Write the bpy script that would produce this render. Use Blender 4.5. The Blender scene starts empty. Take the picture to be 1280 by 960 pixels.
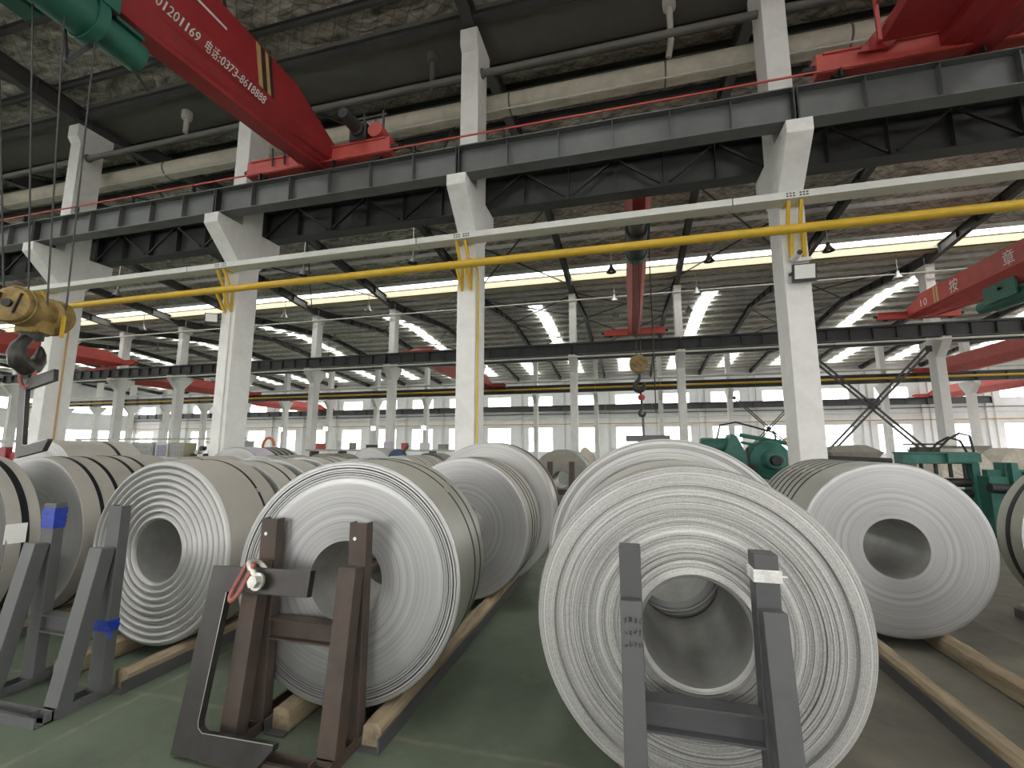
import bpy, bmesh, math, random
from mathutils import Matrix, Vector
random.seed(7)
R_ = math.radians
SC = bpy.context.scene
COL = SC.collection

# ------------------------------------------------------------------ camera, sky, exposure
CAMH, FPX, YAW, PITCH, ROLL = 1.70, 566.0, 14.6, 8.0, 0.05
cd = bpy.data.cameras.new('camera'); cam = bpy.data.objects.new('camera', cd); COL.objects.link(cam)
cd.sensor_width = 36.0; cd.lens = FPX / 1280.0 * 36.0; cd.clip_start = 0.05; cd.clip_end = 600
_y, _p, _r = R_(YAW), R_(PITCH), R_(ROLL)
_f = Vector((-math.sin(_y)*math.cos(_p), math.cos(_y)*math.cos(_p), math.sin(_p)))
_x = Vector((math.cos(_y), math.sin(_y), 0)); _u = _x.cross(_f)
_x2 = _x*math.cos(_r) + _u*math.sin(_r); _u2 = -_x*math.sin(_r) + _u*math.cos(_r)
m3 = Matrix((_x2, _u2, -_f)).transposed()
cam.matrix_world = Matrix.Translation((0, 0, CAMH)) @ m3.to_4x4()
SC.camera = cam

world = bpy.data.worlds.new('overcast_sky'); SC.world = world; world.use_nodes = True
bg = world.node_tree.nodes['Background']
bg.inputs[0].default_value = (1.0, 0.985, 0.955, 1); bg.inputs[1].default_value = 3.0
SC.view_settings.view_transform = 'Standard'; SC.view_settings.look = 'None'
SC.view_settings.gamma = 1.0; SC.view_settings.use_curve_mapping = False
SC.view_settings.exposure = 1.28

# ------------------------------------------------------------------ materials
def _nodes(name):
    m = bpy.data.materials.new(name); m.use_nodes = True
    nt = m.node_tree; return m, nt, nt.nodes['Principled BSDF']
def mat(name, col, rough=0.6, metal=0.0, var=0.12, scale=6.0, bump=0.0, bscale=40.0, spec=0.5, dirt=None, dscale=1.5, damt=0.5, stretch=None):
    """painted / raw surface: colour with noise mottling, optional dirt patches and fine relief"""
    m, nt, b = _nodes(name); N, L = nt.nodes, nt.links
    tc = N.new('ShaderNodeTexCoord'); src = tc.outputs['Object']
    if stretch:
        mp = N.new('ShaderNodeMapping'); mp.inputs['Scale'].default_value = stretch
        L.new(src, mp.inputs[0]); src = mp.outputs[0]
    no = N.new('ShaderNodeTexNoise'); no.inputs['Scale'].default_value = scale; no.inputs['Detail'].default_value = 6; no.inputs['Roughness'].default_value = .65
    L.new(src, no.inputs['Vector'])
    cr = N.new('ShaderNodeValToRGB'); e = cr.color_ramp.elements
    e[0].position = .3; e[1].position = .7
    e[0].color = [c*(1-var) for c in col]+[1]; e[1].color = [min(1, c*(1+var)) for c in col]+[1]
    L.new(no.outputs['Fac'], cr.inputs[0]); out = cr.outputs[0]
    if dirt:
        n2 = N.new('ShaderNodeTexNoise'); n2.inputs['Scale'].default_value = dscale; n2.inputs['Detail'].default_value = 8; n2.inputs['Roughness'].default_value = .7
        L.new(src, n2.inputs['Vector'])
        r2 = N.new('ShaderNodeValToRGB'); r2.color_ramp.elements[0].position = .48; r2.color_ramp.elements[1].position = .72
        r2.color_ramp.elements[1].color = (damt, damt, damt, 1)
        L.new(n2.outputs['Fac'], r2.inputs[0])
        mx = N.new('ShaderNodeMixRGB'); mx.inputs[2].default_value = list(dirt)+[1]
        L.new(r2.outputs[0], mx.inputs[0]); L.new(out, mx.inputs[1]); out = mx.outputs[0]
    L.new(out, b.inputs['Base Color'])
    b.inputs['Roughness'].default_value = rough; b.inputs['Metallic'].default_value = metal
    b.inputs['Specular IOR Level'].default_value = spec
    if bump:
        n3 = N.new('ShaderNodeTexNoise'); n3.inputs['Scale'].default_value = bscale; n3.inputs['Detail'].default_value = 4
        L.new(src, n3.inputs['Vector'])
        bp = N.new('ShaderNodeBump'); bp.inputs['Strength'].default_value = bump; bp.inputs['Distance'].default_value = .01
        L.new(n3.outputs['Fac'], bp.inputs['Height']); L.new(bp.outputs[0], b.inputs['Normal'])
    return m

def coil_mat(name, col, rough=.42, metal=.75, freq=260.0, amt=.22, bump=.25, grain=0.0, aniso=.55):
    """wound sheet: rings by radius around the coil's own axis (local Y)"""
    m, nt, b = _nodes(name); N, L = nt.nodes, nt.links
    tc = N.new('ShaderNodeTexCoord')
    mp = N.new('ShaderNodeMapping'); mp.inputs['Scale'].default_value = (1, 0, 1); L.new(tc.outputs['Object'], mp.inputs[0])
    ln = N.new('ShaderNodeVectorMath'); ln.operation = 'LENGTH'; L.new(mp.outputs[0], ln.inputs[0])
    # slow wander so that the rings are not perfectly round or even
    wn = N.new('ShaderNodeTexNoise'); wn.inputs['Scale'].default_value = 2.2; L.new(tc.outputs['Object'], wn.inputs['Vector'])
    ad = N.new('ShaderNodeMath'); ad.operation = 'MULTIPLY_ADD'; ad.inputs[1].default_value = .012; L.new(wn.outputs['Fac'], ad.inputs[0]); L.new(ln.outputs['Value'], ad.inputs[2])
    ml = N.new('ShaderNodeMath'); ml.operation = 'MULTIPLY'; ml.inputs[1].default_value = freq; L.new(ad.outputs[0], ml.inputs[0])
    n1 = N.new('ShaderNodeTexNoise'); n1.noise_dimensions = '1D'; n1.inputs['Scale'].default_value = 1; n1.inputs['Detail'].default_value = 3; n1.inputs['Roughness'].default_value = .6
    L.new(ml.outputs[0], n1.inputs['W'])
    m2_ = N.new('ShaderNodeMath'); m2_.operation = 'MULTIPLY'; m2_.inputs[1].default_value = 34.0; L.new(ad.outputs[0], m2_.inputs[0])
    n0 = N.new('ShaderNodeTexNoise'); n0.noise_dimensions = '1D'; n0.inputs['Scale'].default_value = 1; n0.inputs['Detail'].default_value = 3; L.new(m2_.outputs[0], n0.inputs['W'])
    av = N.new('ShaderNodeMix'); av.data_type = 'FLOAT'; av.inputs[0].default_value = .40; L.new(n1.outputs['Fac'], av.inputs[2]); L.new(n0.outputs['Fac'], av.inputs[3])
    ng = N.new('ShaderNodeTexNoise'); ng.inputs['Scale'].default_value = 130; ng.inputs['Detail'].default_value = 3; L.new(tc.outputs['Object'], ng.inputs['Vector'])
    mxg = N.new('ShaderNodeMath'); mxg.operation = 'MULTIPLY_ADD'; mxg.inputs[1].default_value = grain; L.new(ng.outputs['Fac'], mxg.inputs[0]); L.new(av.outputs[0], mxg.inputs[2])
    cr = N.new('ShaderNodeValToRGB'); e = cr.color_ramp.elements; e[0].position = .34 + grain*.5; e[1].position = .64 + grain*.5
    e[0].color = [c*(1-amt) for c in col]+[1]; e[1].color = [min(1, c*(1+amt*.6)) for c in col]+[1]
    L.new(mxg.outputs[0], cr.inputs[0]); L.new(cr.outputs[0], b.inputs['Base Color'])
    b.inputs['Roughness'].default_value = rough; b.inputs['Metallic'].default_value = metal
    b.inputs['Anisotropic'].default_value = aniso
    tg = N.new('ShaderNodeTangent'); tg.direction_type = 'RADIAL'; tg.axis = 'Y'; L.new(tg.outputs[0], b.inputs['Tangent'])
    bp = N.new('ShaderNodeBump'); bp.inputs['Strength'].default_value = bump; bp.inputs['Distance'].default_value = .004
    L.new(mxg.outputs[0], bp.inputs['Height']); L.new(bp.outputs[0], b.inputs['Normal'])
    return m

M = {}
M['white'] = mat('white_limewash', (.80, .80, .78), .8, var=.05, scale=5, dirt=(.62, .61, .58), dscale=2.2, damt=.45, bump=.15, bscale=30)
M['wallwhite'] = mat('white_wall_paint', (.78, .78, .79), .85, var=.05, scale=1.5)
M['dark'] = mat('dark_grey_beam_paint', (.118, .124, .124), .42, var=.14, scale=2.5, dirt=(.16, .17, .175), dscale=.8, damt=.4)
M['dark2'] = mat('charcoal_beam_paint', (.050, .053, .055), .5, var=.15, scale=2.5)
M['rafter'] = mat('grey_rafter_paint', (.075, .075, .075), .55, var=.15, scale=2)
M['purlin'] = mat('lit_purlin', (.80, .80, .78), .5, metal=.0, var=.15, scale=3)  # pale tone stands for light on the farther purlins
M['gutter'] = mat('gutter_sheet', (.155, .15, .138), .6, var=.12, scale=1.2)
M['cream'] = mat('cream_gutter_side', (.46, .41, .28), .7, var=.05)
M['red'] = mat('red_crane_paint', (.36, .027, .033), .45, var=.10, scale=3, dirt=(.22, .018, .02), dscale=1.2, damt=.5)
M['red2'] = mat('orange_red_paint', (.52, .080, .070), .5, var=.12, scale=3, dirt=(.35, .05, .04), dscale=2, damt=.5)
M['green'] = mat('green_hoist_paint', (.026, .135, .098), .45, var=.15, scale=4, dirt=(.015, .09, .07), dscale=3, damt=.5)
M['mgreen'] = mat('green_machine_paint', (.036, .165, .130), .5, var=.2, scale=4, dirt=(.015, .07, .06), dscale=3, damt=.6)
M['yellow'] = mat('yellow_pipe_paint', (.66, .43, .035), .38, var=.06, scale=5)
M['ochre'] = mat('worn_yellow_block', (.30, .20, .06), .5, var=.3, scale=9, dirt=(.045, .032, .02), dscale=6, damt=.9)
M['black'] = mat('black_paint', (.02, .02, .02), .5)
M['rope'] = mat('wire_rope', (.06, .06, .06), .5, metal=.5, var=.3, scale=60)
M['brown'] = mat('rust_brown_steel', (.066, .049, .041), .6, var=.22, scale=7, dirt=(.11, .06, .036), dscale=4, damt=.5, bump=.1)
M['greystand'] = mat('grey_painted_steel', (.108, .112, .113), .5, var=.14, scale=6, dirt=(.065, .065, .063), dscale=3, damt=.5, bump=.08)
M['slatestand'] = mat('slate_painted_steel', (.082, .084, .088), .48, var=.14, scale=6, dirt=(.055, .055, .057), dscale=3, damt=.5, bump=.08)
M['hooksteel'] = mat('dark_mill_steel', (.050, .046, .044), .38, metal=.45, var=.25, scale=5, dirt=(.032, .029, .027), dscale=3, damt=.6)
M['cutedge'] = mat('bright_cut_edge', (.45, .45, .45), .35, metal=.8)
M['galv'] = mat('galvanised_shackle', (.55, .54, .50), .4, metal=.7, var=.25, scale=20)
M['redsteel'] = mat('faded_red_shackle', (.30, .10, .085), .5, metal=.2, var=.3, scale=20)
M['timber'] = mat('rough_timber', (.30, .235, .155), .8, var=.35, scale=14, dirt=(.07, .055, .04), dscale=4, damt=.75, bump=.6, bscale=50, stretch=(1, .12, 1))
M['strap'] = mat('blue_black_strap', (.018, .022, .026), .35, metal=.4, var=.1)
M['seal'] = mat('strap_seal', (.5, .5, .48), .3, metal=.9)
M['paper'] = mat('white_paper', (.80, .80, .77), .8, var=.03)
M['bluetape'] = mat('blue_tape', (.02, .05, .36), .35, var=.35, scale=25, bump=.4)
M['cleartape'] = mat('white_film_tape', (.70, .70, .68), .25, var=.2, scale=22, bump=.6, bscale=25)
M['duct'] = mat('insulated_duct_cover', (.62, .58, .48), .6, var=.14, scale=2, dirt=(.36, .33, .27), dscale=1.5, damt=.6)
M['pvc'] = mat('white_pvc', (.62, .61, .56), .45, var=.06)
M['traywhite'] = mat('cable_tray_white', (.66, .67, .64), .5, var=.05)
M['orangepipe'] = mat('orange_pipe_paint', (.50, .32, .12), .5)
M['text'] = mat('white_stencil_paint', (.78, .76, .74), .6, var=.03)
M['stripe1'] = mat('tan_stripe', (.55, .38, .16), .5); M['stripe2'] = mat('dark_stripe', (.05, .03, .03), .5)
M['burlap'] = mat('wrapping_cloth', (.60, .56, .48), .85, var=.15, scale=8, bump=.3, bscale=15)
M['tarp'] = mat('grey_tarp', (.30, .285, .25), .85, var=.15, scale=5)
M['crate'] = mat('dusty_crate', (.30, .28, .24), .85, var=.25, scale=5)
M['rubber'] = mat('black_rubber', (.025, .025, .025), .6)
M['blue'] = mat('dark_blue_paint', (.03, .07, .16), .4)
M['orange'] = mat('orange_hose', (.65, .16, .05), .5)
M['lampshade'] = mat('grey_lamp_shade', (.40, .40, .39), .4, metal=.4)
M['darkshade'] = mat('dark_lamp_shade', (.08, .075, .07), .5)
M['cabinet'] = mat('grey_cabinet', (.42, .43, .40), .5, var=.08)
M['cabwhite'] = mat('white_cabinet', (.72, .72, .72), .45, var=.04)
M['screen'] = mat('dark_screen', (.05, .06, .10), .2)
M['lilac'] = mat('lilac_panel', (.40, .36, .50), .5)
M['olive'] = mat('olive_panel', (.40, .38, .24), .6)
M['pinkfilm'] = mat('lilac_film', (.62, .55, .66), .3, var=.08)
M['teal'] = mat('teal_film', (.20, .48, .48), .25, var=.4, scale=12)
M['frame'] = mat('window_frame', (.55, .56, .57), .5)
M['ground'] = mat('yard_concrete', (.35, .35, .34), .9)
M['plate'] = mat('dark_end_plate', (.03, .031, .033), .5)
M['coilF'] = coil_mat('coil_face_coarse', (.46, .46, .445), .46, .5, 170, .50, .6, grain=.30, aniso=.3)
M['coilT'] = coil_mat('coil_face_stepped', (.40, .40, .39), .42, .6, 110, .55, .7)
M['coilM'] = coil_mat('coil_face_fine', (.43, .43, .43), .38, .65, 150, .24, .12)
M['coilL'] = coil_mat('coil_face_ridged', (.43, .43, .42), .42, .55, 150, .20, .2, aniso=.3)
M['coilR'] = coil_mat('coil_face_smooth', (.37, .37, .37), .36, .75, 140, .26, .12)
M['coilB'] = coil_mat('coil_face_back', (.42, .42, .41), .45, .55, 150, .16, .2)
M['coilD'] = coil_mat('coil_face_dark', (.13, .13, .125), .5, .6, 150, .2, .2)
M['wrap'] = mat('warm_grey_sheet', (.52, .50, .455), .42, metal=.35, var=.07, scale=3)
M['wrapM'] = mat('greenish_grey_sheet', (.42, .42, .37), .40, metal=.4, var=.06, scale=3)
M['bore'] = mat('dull_bore_sheet', (.46, .46, .44), .42, metal=.5, var=.12, scale=6, dirt=(.25, .25, .24), dscale=2, damt=.5)

def emit(name, col, s):
    m, nt, b = _nodes(name)
    b.inputs['Base Color'].default_value = col+(1,); b.inputs['Emission Color'].default_value = col+(1,); b.inputs['Emission Strength'].default_value = s
    return m
M['lamp_on'] = emit('lit_floodlight_lens', (1, .97, .85), 40)
def glass():
    m, nt, b = _nodes('window_glass'); N, L = nt.nodes, nt.links
    t = N.new('ShaderNodeBsdfTransparent'); t.inputs[0].default_value = (.94, .96, .97, 1)
    g = N.new('ShaderNodeBsdfGlossy'); g.inputs['Roughness'].default_value = .05
    no = N.new('ShaderNodeTexNoise'); no.inputs['Scale'].default_value = 3
    mr = N.new('ShaderNodeMapRange'); mr.inputs['To Min'].default_value = .05; mr.inputs['To Max'].default_value = .09
    L.new(no.outputs['Fac'], mr.inputs['Value'])
    mx = N.new('ShaderNodeMixShader'); L.new(mr.outputs[0], mx.inputs[0]); L.new(t.outputs[0], mx.inputs[1]); L.new(g.outputs[0], mx.inputs[2])
    L.new(mx.outputs[0], N['Material Output'].inputs[0]); return m
M['glass'] = glass()
def skylight():
    m, nt, b = _nodes('translucent_skylight'); N, L = nt.nodes, nt.links
    t = N.new('ShaderNodeBsdfTransparent'); t.inputs[0].default_value = (.95, .97, .95, 1)
    g = N.new('ShaderNodeBsdfTranslucent')
    no = N.new('ShaderNodeTexNoise'); no.inputs['Scale'].default_value = 4
    cr = N.new('ShaderNodeValToRGB'); cr.color_ramp.elements[0].color = (.75, .78, .74, 1); cr.color_ramp.elements[1].color = (.92, .94, .90, 1)
    L.new(no.outputs['Fac'], cr.inputs[0]); L.new(cr.outputs[0], g.inputs[0])
    mx = N.new('ShaderNodeMixShader'); mx.inputs[0].default_value = .45; L.new(t.outputs[0], mx.inputs[1]); L.new(g.outputs[0], mx.inputs[2])
    L.new(mx.outputs[0], N['Material Output'].inputs[0]); return m
M['skylight'] = skylight()
def foil():
    """crinkled roof insulation foil with its diamond wire mesh"""
    m, nt, b = _nodes('roof_insulation_foil'); N, L = nt.nodes, nt.links
    tc = N.new('ShaderNodeTexCoord')
    mp = N.new('ShaderNodeMapping'); mp.inputs['Rotation'].default_value = (0, 0, R_(45)); L.new(tc.outputs['Object'], mp.inputs[0])
    w1 = N.new('ShaderNodeTexWave'); w1.bands_direction = 'X'; w1.inputs['Scale'].default_value = 1.1; w1.inputs['Distortion'].default_value = 2.5
    w2 = N.new('ShaderNodeTexWave'); w2.bands_direction = 'Y'; w2.inputs['Scale'].default_value = 1.1; w2.inputs['Distortion'].default_value = 2.5
    L.new(mp.outputs[0], w1.inputs['Vector']); L.new(mp.outputs[0], w2.inputs['Vector'])
    mn = N.new('ShaderNodeMath'); mn.operation = 'MINIMUM'; L.new(w1.outputs['Fac'], mn.inputs[0]); L.new(w2.outputs['Fac'], mn.inputs[1])
    ln = N.new('ShaderNodeValToRGB'); ln.color_ramp.elements[0].position = .0; ln.color_ramp.elements[1].position = .05
    ln.color_ramp.elements[0].color = (.6, .6, .6, 1)
    L.new(mn.outputs[0], ln.inputs[0])
    mp2 = N.new('ShaderNodeMapping'); mp2.inputs['Scale'].default_value = (.55, 1.3, 1); L.new(tc.outputs['Object'], mp2.inputs[0])
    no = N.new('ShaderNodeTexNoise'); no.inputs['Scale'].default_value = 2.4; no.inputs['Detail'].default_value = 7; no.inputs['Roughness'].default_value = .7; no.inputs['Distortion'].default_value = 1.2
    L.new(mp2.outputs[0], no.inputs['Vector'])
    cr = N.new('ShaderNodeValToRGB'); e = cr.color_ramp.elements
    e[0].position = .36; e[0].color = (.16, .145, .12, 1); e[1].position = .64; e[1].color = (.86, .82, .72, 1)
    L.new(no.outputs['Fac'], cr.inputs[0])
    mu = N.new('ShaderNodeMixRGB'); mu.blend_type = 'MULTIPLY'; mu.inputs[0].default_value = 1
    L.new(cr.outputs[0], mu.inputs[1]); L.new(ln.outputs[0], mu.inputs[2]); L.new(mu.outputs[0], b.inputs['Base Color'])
    b.inputs['Metallic'].default_value = .45; b.inputs['Roughness'].default_value = .38
    bp = N.new('ShaderNodeBump'); bp.inputs['Strength'].default_value = .9; bp.inputs['Distance'].default_value = .12
    L.new(no.outputs['Fac'], bp.inputs['Height']); L.new(bp.outputs[0], b.inputs['Normal'])
    return m
M['foil'] = foil()
def floor_mat():
    m, nt, b = _nodes('worn_green_floor'); N, L = nt.nodes, nt.links
    tc = N.new('ShaderNodeTexCoord'); src = tc.outputs['Object']
    def noise(s, d=8, r=.65, dist=0):
        n = N.new('ShaderNodeTexNoise'); n.inputs['Scale'].default_value = s; n.inputs['Detail'].default_value = d; n.inputs['Roughness'].default_value = r; n.inputs['Distortion'].default_value = dist
        L.new(src, n.inputs['Vector']); return n.outputs['Fac']
    def ramp(fac, a, bb, ca, cb):
        c = N.new('ShaderNodeValToRGB'); e = c.color_ramp.elements; e[0].position = a; e[1].position = bb; e[0].color = ca; e[1].color = cb; L.new(fac, c.inputs[0]); return c.outputs[0]
    def mix(f, a, bb):
        x = N.new('ShaderNodeMixRGB'); L.new(f, x.inputs[0])
        for i, v in ((1, a), (2, bb)):
            if isinstance(v, tuple): x.inputs[i].default_value = v
            else: L.new(v, x.inputs[i])
        return x.outputs[0]
    base = ramp(noise(1.3), .3, .7, (.078, .105, .072, 1), (.125, .155, .110, 1))
    # the right-hand aisle is bare grey-brown concrete, the left one is painted green
    sx = N.new('ShaderNodeSeparateXYZ'); L.new(src, sx.inputs[0])
    wob = N.new('ShaderNodeMath'); wob.operation = 'MULTIPLY_ADD'; wob.inputs[1].default_value = 1.2; L.new(noise(.8), wob.inputs[0]); L.new(sx.outputs['X'], wob.inputs[2])
    side = ramp(wob.outputs[0], .35, .9, (0, 0, 0, 1), (1, 1, 1, 1))
    bare = ramp(noise(2.0), .3, .72, (.115, .108, .088, 1), (.190, .178, .146, 1))
    c = mix(side, base, bare)
    worn = ramp(noise(3.2, 10, .75, .6), .55, .75, (0, 0, 0, 1), (.6, .6, .6, 1)); c = mix(worn, c, (.21, .195, .135, 1))
    stain = ramp(noise(.9, 6, .6, .4), .52, .72, (0, 0, 0, 1), (.6, .6, .6, 1)); c = mix(stain, c, (.050, .055, .046, 1))
    # pale worn seams of the slab, every 1.65 m across and 3.6 m along, at an uneven width
    def seam(axis, off, per, wid):
        a = N.new('ShaderNodeMath'); a.operation = 'ADD'; a.inputs[1].default_value = off; L.new(sx.outputs[axis], a.inputs[0])
        w = N.new('ShaderNodeMath'); w.operation = 'MULTIPLY_ADD'; w.inputs[1].default_value = .10; L.new(noise(1.7, 4), w.inputs[0]); L.new(a.outputs[0], w.inputs[2])
        pp = N.new('ShaderNodeMath'); pp.operation = 'PINGPONG'; pp.inputs[1].default_value = per/2; L.new(w.outputs[0], pp.inputs[0])
        return ramp(pp.outputs[0], 0.0, wid, (.55, .55, .55, 1), (0, 0, 0, 1))
    brk = ramp(noise(6, 5, .7), .35, .6, (.1, .1, .1, 1), (1, 1, 1, 1))
    for s in (seam('X', 3.28, 3.3, .035), seam('Y', -2.72, 4.2, .03)):
        mm = N.new('ShaderNodeMixRGB'); mm.blend_type = 'MULTIPLY'; mm.inputs[0].default_value = 1; L.new(s, mm.inputs[1]); L.new(brk, mm.inputs[2])
        c = mix(mm.outputs[0], c, (.26, .245, .175, 1))
    L.new(c, b.inputs['Base Color'])
    rr = ramp(noise(2.2), .3, .7, (.5, .5, .5, 1), (.75, .75, .75, 1)); L.new(rr, b.inputs['Roughness'])
    bp = N.new('ShaderNodeBump'); bp.inputs['Strength'].default_value = .15; bp.inputs['Distance'].default_value = .01; L.new(noise(30, 4), bp.inputs['Height']); L.new(bp.outputs[0], b.inputs['Normal'])
    return m
M['floor'] = floor_mat()

# ------------------------------------------------------------------ mesh helpers
class MB:
    def __init__(s): s.v = []; s.f = []
    def add(s, vs, fs):
        n = len(s.v); s.v += [tuple(v) for v in vs]; s.f += [tuple(i+n for i in f) for f in fs]; return s
    def box(s, x0, x1, y0, y1, z0, z1):
        return s.add([(x0,y0,z0),(x1,y0,z0),(x1,y1,z0),(x0,y1,z0),(x0,y0,z1),(x1,y0,z1),(x1,y1,z1),(x0,y1,z1)],
                     [(0,3,2,1),(4,5,6,7),(0,1,5,4),(1,2,6,5),(2,3,7,6),(3,0,4,7)])
    def cbox(s, c, d): return s.box(c[0]-d[0]/2, c[0]+d[0]/2, c[1]-d[1]/2, c[1]+d[1]/2, c[2]-d[2]/2, c[2]+d[2]/2)
    def sweep(s, p, q, sec, up=(0,0,1)):
        """closed 2D section (a, b) swept straight from p to q; a along side, b along up"""
        p, q = Vector(p), Vector(q); d = (q-p).normalized(); up = Vector(up)
        if abs(d.dot(up)) > .99: up = Vector((0, 1, 0))
        sd = d.cross(up).normalized(); u = sd.cross(d)
        n = len(sec); vs = [p+sd*a+u*b for a, b in sec]+[q+sd*a+u*b for a, b in sec]
        fs = [(i, (i+1) % n, n+(i+1) % n, n+i) for i in range(n)]+[tuple(range(n-1, -1, -1)), tuple(range(n, 2*n))]
        return s.add(vs, fs)
    def bar(s, p, q, w, h, up=(0,0,1)): return s.sweep(p, q, [(-w/2,-h/2),(w/2,-h/2),(w/2,h/2),(-w/2,h/2)], up)
    def prism(s, poly, a, b, axis='X'):
        def P(u, w, t): return (t, u, w) if axis == 'X' else ((u, t, w) if axis == 'Y' else (u, w, t))
        n = len(poly); vs = [P(u, w, a) for u, w in poly]+[P(u, w, b) for u, w in poly]
        fs = [(i, (i+1) % n, n+(i+1) % n, n+i) for i in range(n)]+[tuple(range(n-1, -1, -1)), tuple(range(n, 2*n))]
        return s.add(vs, fs)
    def tube(s, path, r, n=10, cap=True):
        path = [Vector(p) for p in path]; rs = r if isinstance(r, (list, tuple)) else [r]*len(path)
        t0 = (path[1]-path[0]).normalized(); up = Vector((0, 0, 1)) if abs(t0.z) < .9 else Vector((0, 1, 0))
        a = t0.cross(up).normalized(); vs = []
        for i, p in enumerate(path):
            t = (path[min(i+1, len(path)-1)]-path[max(i-1, 0)]).normalized()
            a = (a-t*a.dot(t)).normalized(); b = t.cross(a)
            vs += [p+(a*math.cos(2*math.pi*k/n)+b*math.sin(2*math.pi*k/n))*rs[i] for k in range(n)]
        fs = [(i*n+k, i*n+(k+1) % n, (i+1)*n+(k+1) % n, (i+1)*n+k) for i in range(len(path)-1) for k in range(n)]
        if cap: fs += [tuple(range(n-1, -1, -1)), tuple((len(path)-1)*n+k for k in range(n))]
        return s.add(vs, fs)
    def lathe(s, prof, n=48, c=(0,0,0), axis='Y', closed=False):
        vs = []; c = Vector(c)
        for r, t in prof:
            for k in range(n):
                a = 2*math.pi*k/n; x, z = r*math.cos(a), r*math.sin(a)
                vs.append(c+(Vector((x, t, z)) if axis == 'Y' else (Vector((t, z, x)) if axis == 'X' else Vector((z, x, t)))))
        m = len(prof); fs = []
        for i in range(m if closed else m-1):
            j = (i+1) % m
            fs += [(i*n+k, j*n+k, j*n+(k+1) % n, i*n+(k+1) % n) for k in range(n)]
        if not closed:
            if prof[0][0] > 1e-6: fs.append(tuple(range(n)))
            if prof[-1][0] > 1e-6: fs.append(tuple((m-1)*n+k for k in range(n-1, -1, -1)))
        return s.add(vs, fs)
    def mesh(s, name, m=None, smooth=False, sharp=35):
        me = bpy.data.meshes.new(name); me.from_pydata(s.v, [], s.f)
        bm = bmesh.new(); bm.from_mesh(me); bmesh.ops.recalc_face_normals(bm, faces=bm.faces); bm.to_mesh(me); bm.free()
        if m: me.materials.append(m)
        if smooth:
            me.polygons.foreach_set('use_smooth', [True]*len(me.polygons)); me.set_sharp_from_angle(angle=R_(sharp))
        return me
WM = {}
def put(name, me, parent=None, loc=(0,0,0), rot=None, local=False):
    o = bpy.data.objects.new(name, me); COL.objects.link(o)
    w = Matrix.Translation(loc) @ (rot.to_4x4() if rot else Matrix())
    if parent:
        o.parent = parent
        pw = WM[parent.name]
        if not local: o.matrix_basis = pw.inverted() @ w; WM[o.name] = w
        else: o.matrix_basis = w; WM[o.name] = pw @ w
    else: o.matrix_basis = w; WM[o.name] = w
    return o
def ob(name, mb, m, parent=None, smooth=False, loc=(0,0,0), rot=None, local=False, bevel=0):
    o = put(name, mb.mesh(name, M[m] if isinstance(m, str) else m, smooth), parent, loc, rot, local)
    if bevel:
        b = o.modifiers.new('bevel', 'BEVEL'); b.width = bevel; b.segments = 2; b.limit_method = 'ANGLE'; b.angle_limit = R_(40)
    return o
def tag(o, label, cat, group=None):
    o['label'] = label; o['category'] = cat
    if group: o['group'] = group
    return o
def thing(name, label, cat, loc=(0,0,0), rot=None, group=None): return tag(put(name, None, None, loc, rot), label, cat, group)
def struct(o): o['kind'] = 'structure'; return o
def rz(a): return Matrix.Rotation(a, 3, 'Z')
ORD = ['first','second','third','fourth','fifth','sixth','seventh','eighth','ninth','tenth','eleventh','twelfth','thirteenth','fourteenth','fifteenth','sixteenth','seventeenth','eighteenth','nineteenth','twentieth','twenty-first','twenty-second']

# ------------------------------------------------------------------ the hall: grid
GX = lambda k: -3.15+6*k
YA, YB, YC, YD = 8.68, 26.70, 44.72, 62.6       # column row axes, far wall
XL, XR = -87.15, 44.85
Y0 = -9.35
struct(ob('floor', MB().box(XL, XR, Y0-1, YD, -.2, 0), 'floor'))
struct(ob('yard_ground', MB().box(-260, 220, -220, 260, -.6, -.25), 'ground'))

# far wall with two rows of windows
WY0, WY1 = YD-.15, YD+.15
wf = MB(); ks = range(-14, 8)
zc = [0, 1.10, 4.45, 7.34, 8.85, 12.6]
for k in ks:
    a, b = GX(k), GX(k+1); c = (a+b)/2
    for i in range(5):
        if i in (1, 3):
            wf.box(a, c-1.7, WY0, WY1, zc[i], zc[i+1]); wf.box(c+1.7, b, WY0, WY1, zc[i], zc[i+1])
        else: wf.box(a, b, WY0, WY1, zc[i], zc[i+1])
wallf = struct(ob('wall_far', wf, 'wallwhite'))
pil = MB().box(-.25, .25, -.22, 0, 0, 11.2).mesh('pilaster', M['wallwhite'])
dpp = MB().tube([(0,0,0),(0,0,11)], .06, 8).mesh('downpipe', M['pvc'], True)
for k in ks:
    put('pilaster', pil, wallf, (GX(k), WY0, 0))
    put('downpipe', dpp, wallf, (GX(k)+.55, WY0-.1, 0))
for z, r, mm in ((6.30, .05, 'dark2'), (5.75, .05, 'pvc'), (4.92, .06, 'orangepipe')):
    ob('wall_pipe', MB().tube([(XL, WY0-.28, z), (XR, WY0-.28, z)], r, 8), mm, wallf, True)
fr_big, gl_big = MB(), MB()
def win(z0, z1, nx, nz):
    f = MB(); w = 3.4; t = .05
    for i in range(nx+1): x = -w/2+w*i/nx; f.box(x-t/2, x+t/2, -.04, .04, z0, z1)
    for i in range(nz+1): z = z0+(z1-z0)*i/nz; f.box(-w/2, w/2, -.04, .04, z-t/2, z+t/2)
    return f.mesh('window_frame', M['frame'])
def pane(w, h): return MB().box(-w/2, w/2, -.006, .006, -h/2, h/2).mesh('pane', M['glass'])
frL, frU = win(1.10, 4.45, 2, 2), win(7.34, 8.85, 2, 1)
pL, pU = pane(1.64, 1.61), pane(1.64, 1.44)
nwin = 0
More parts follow.
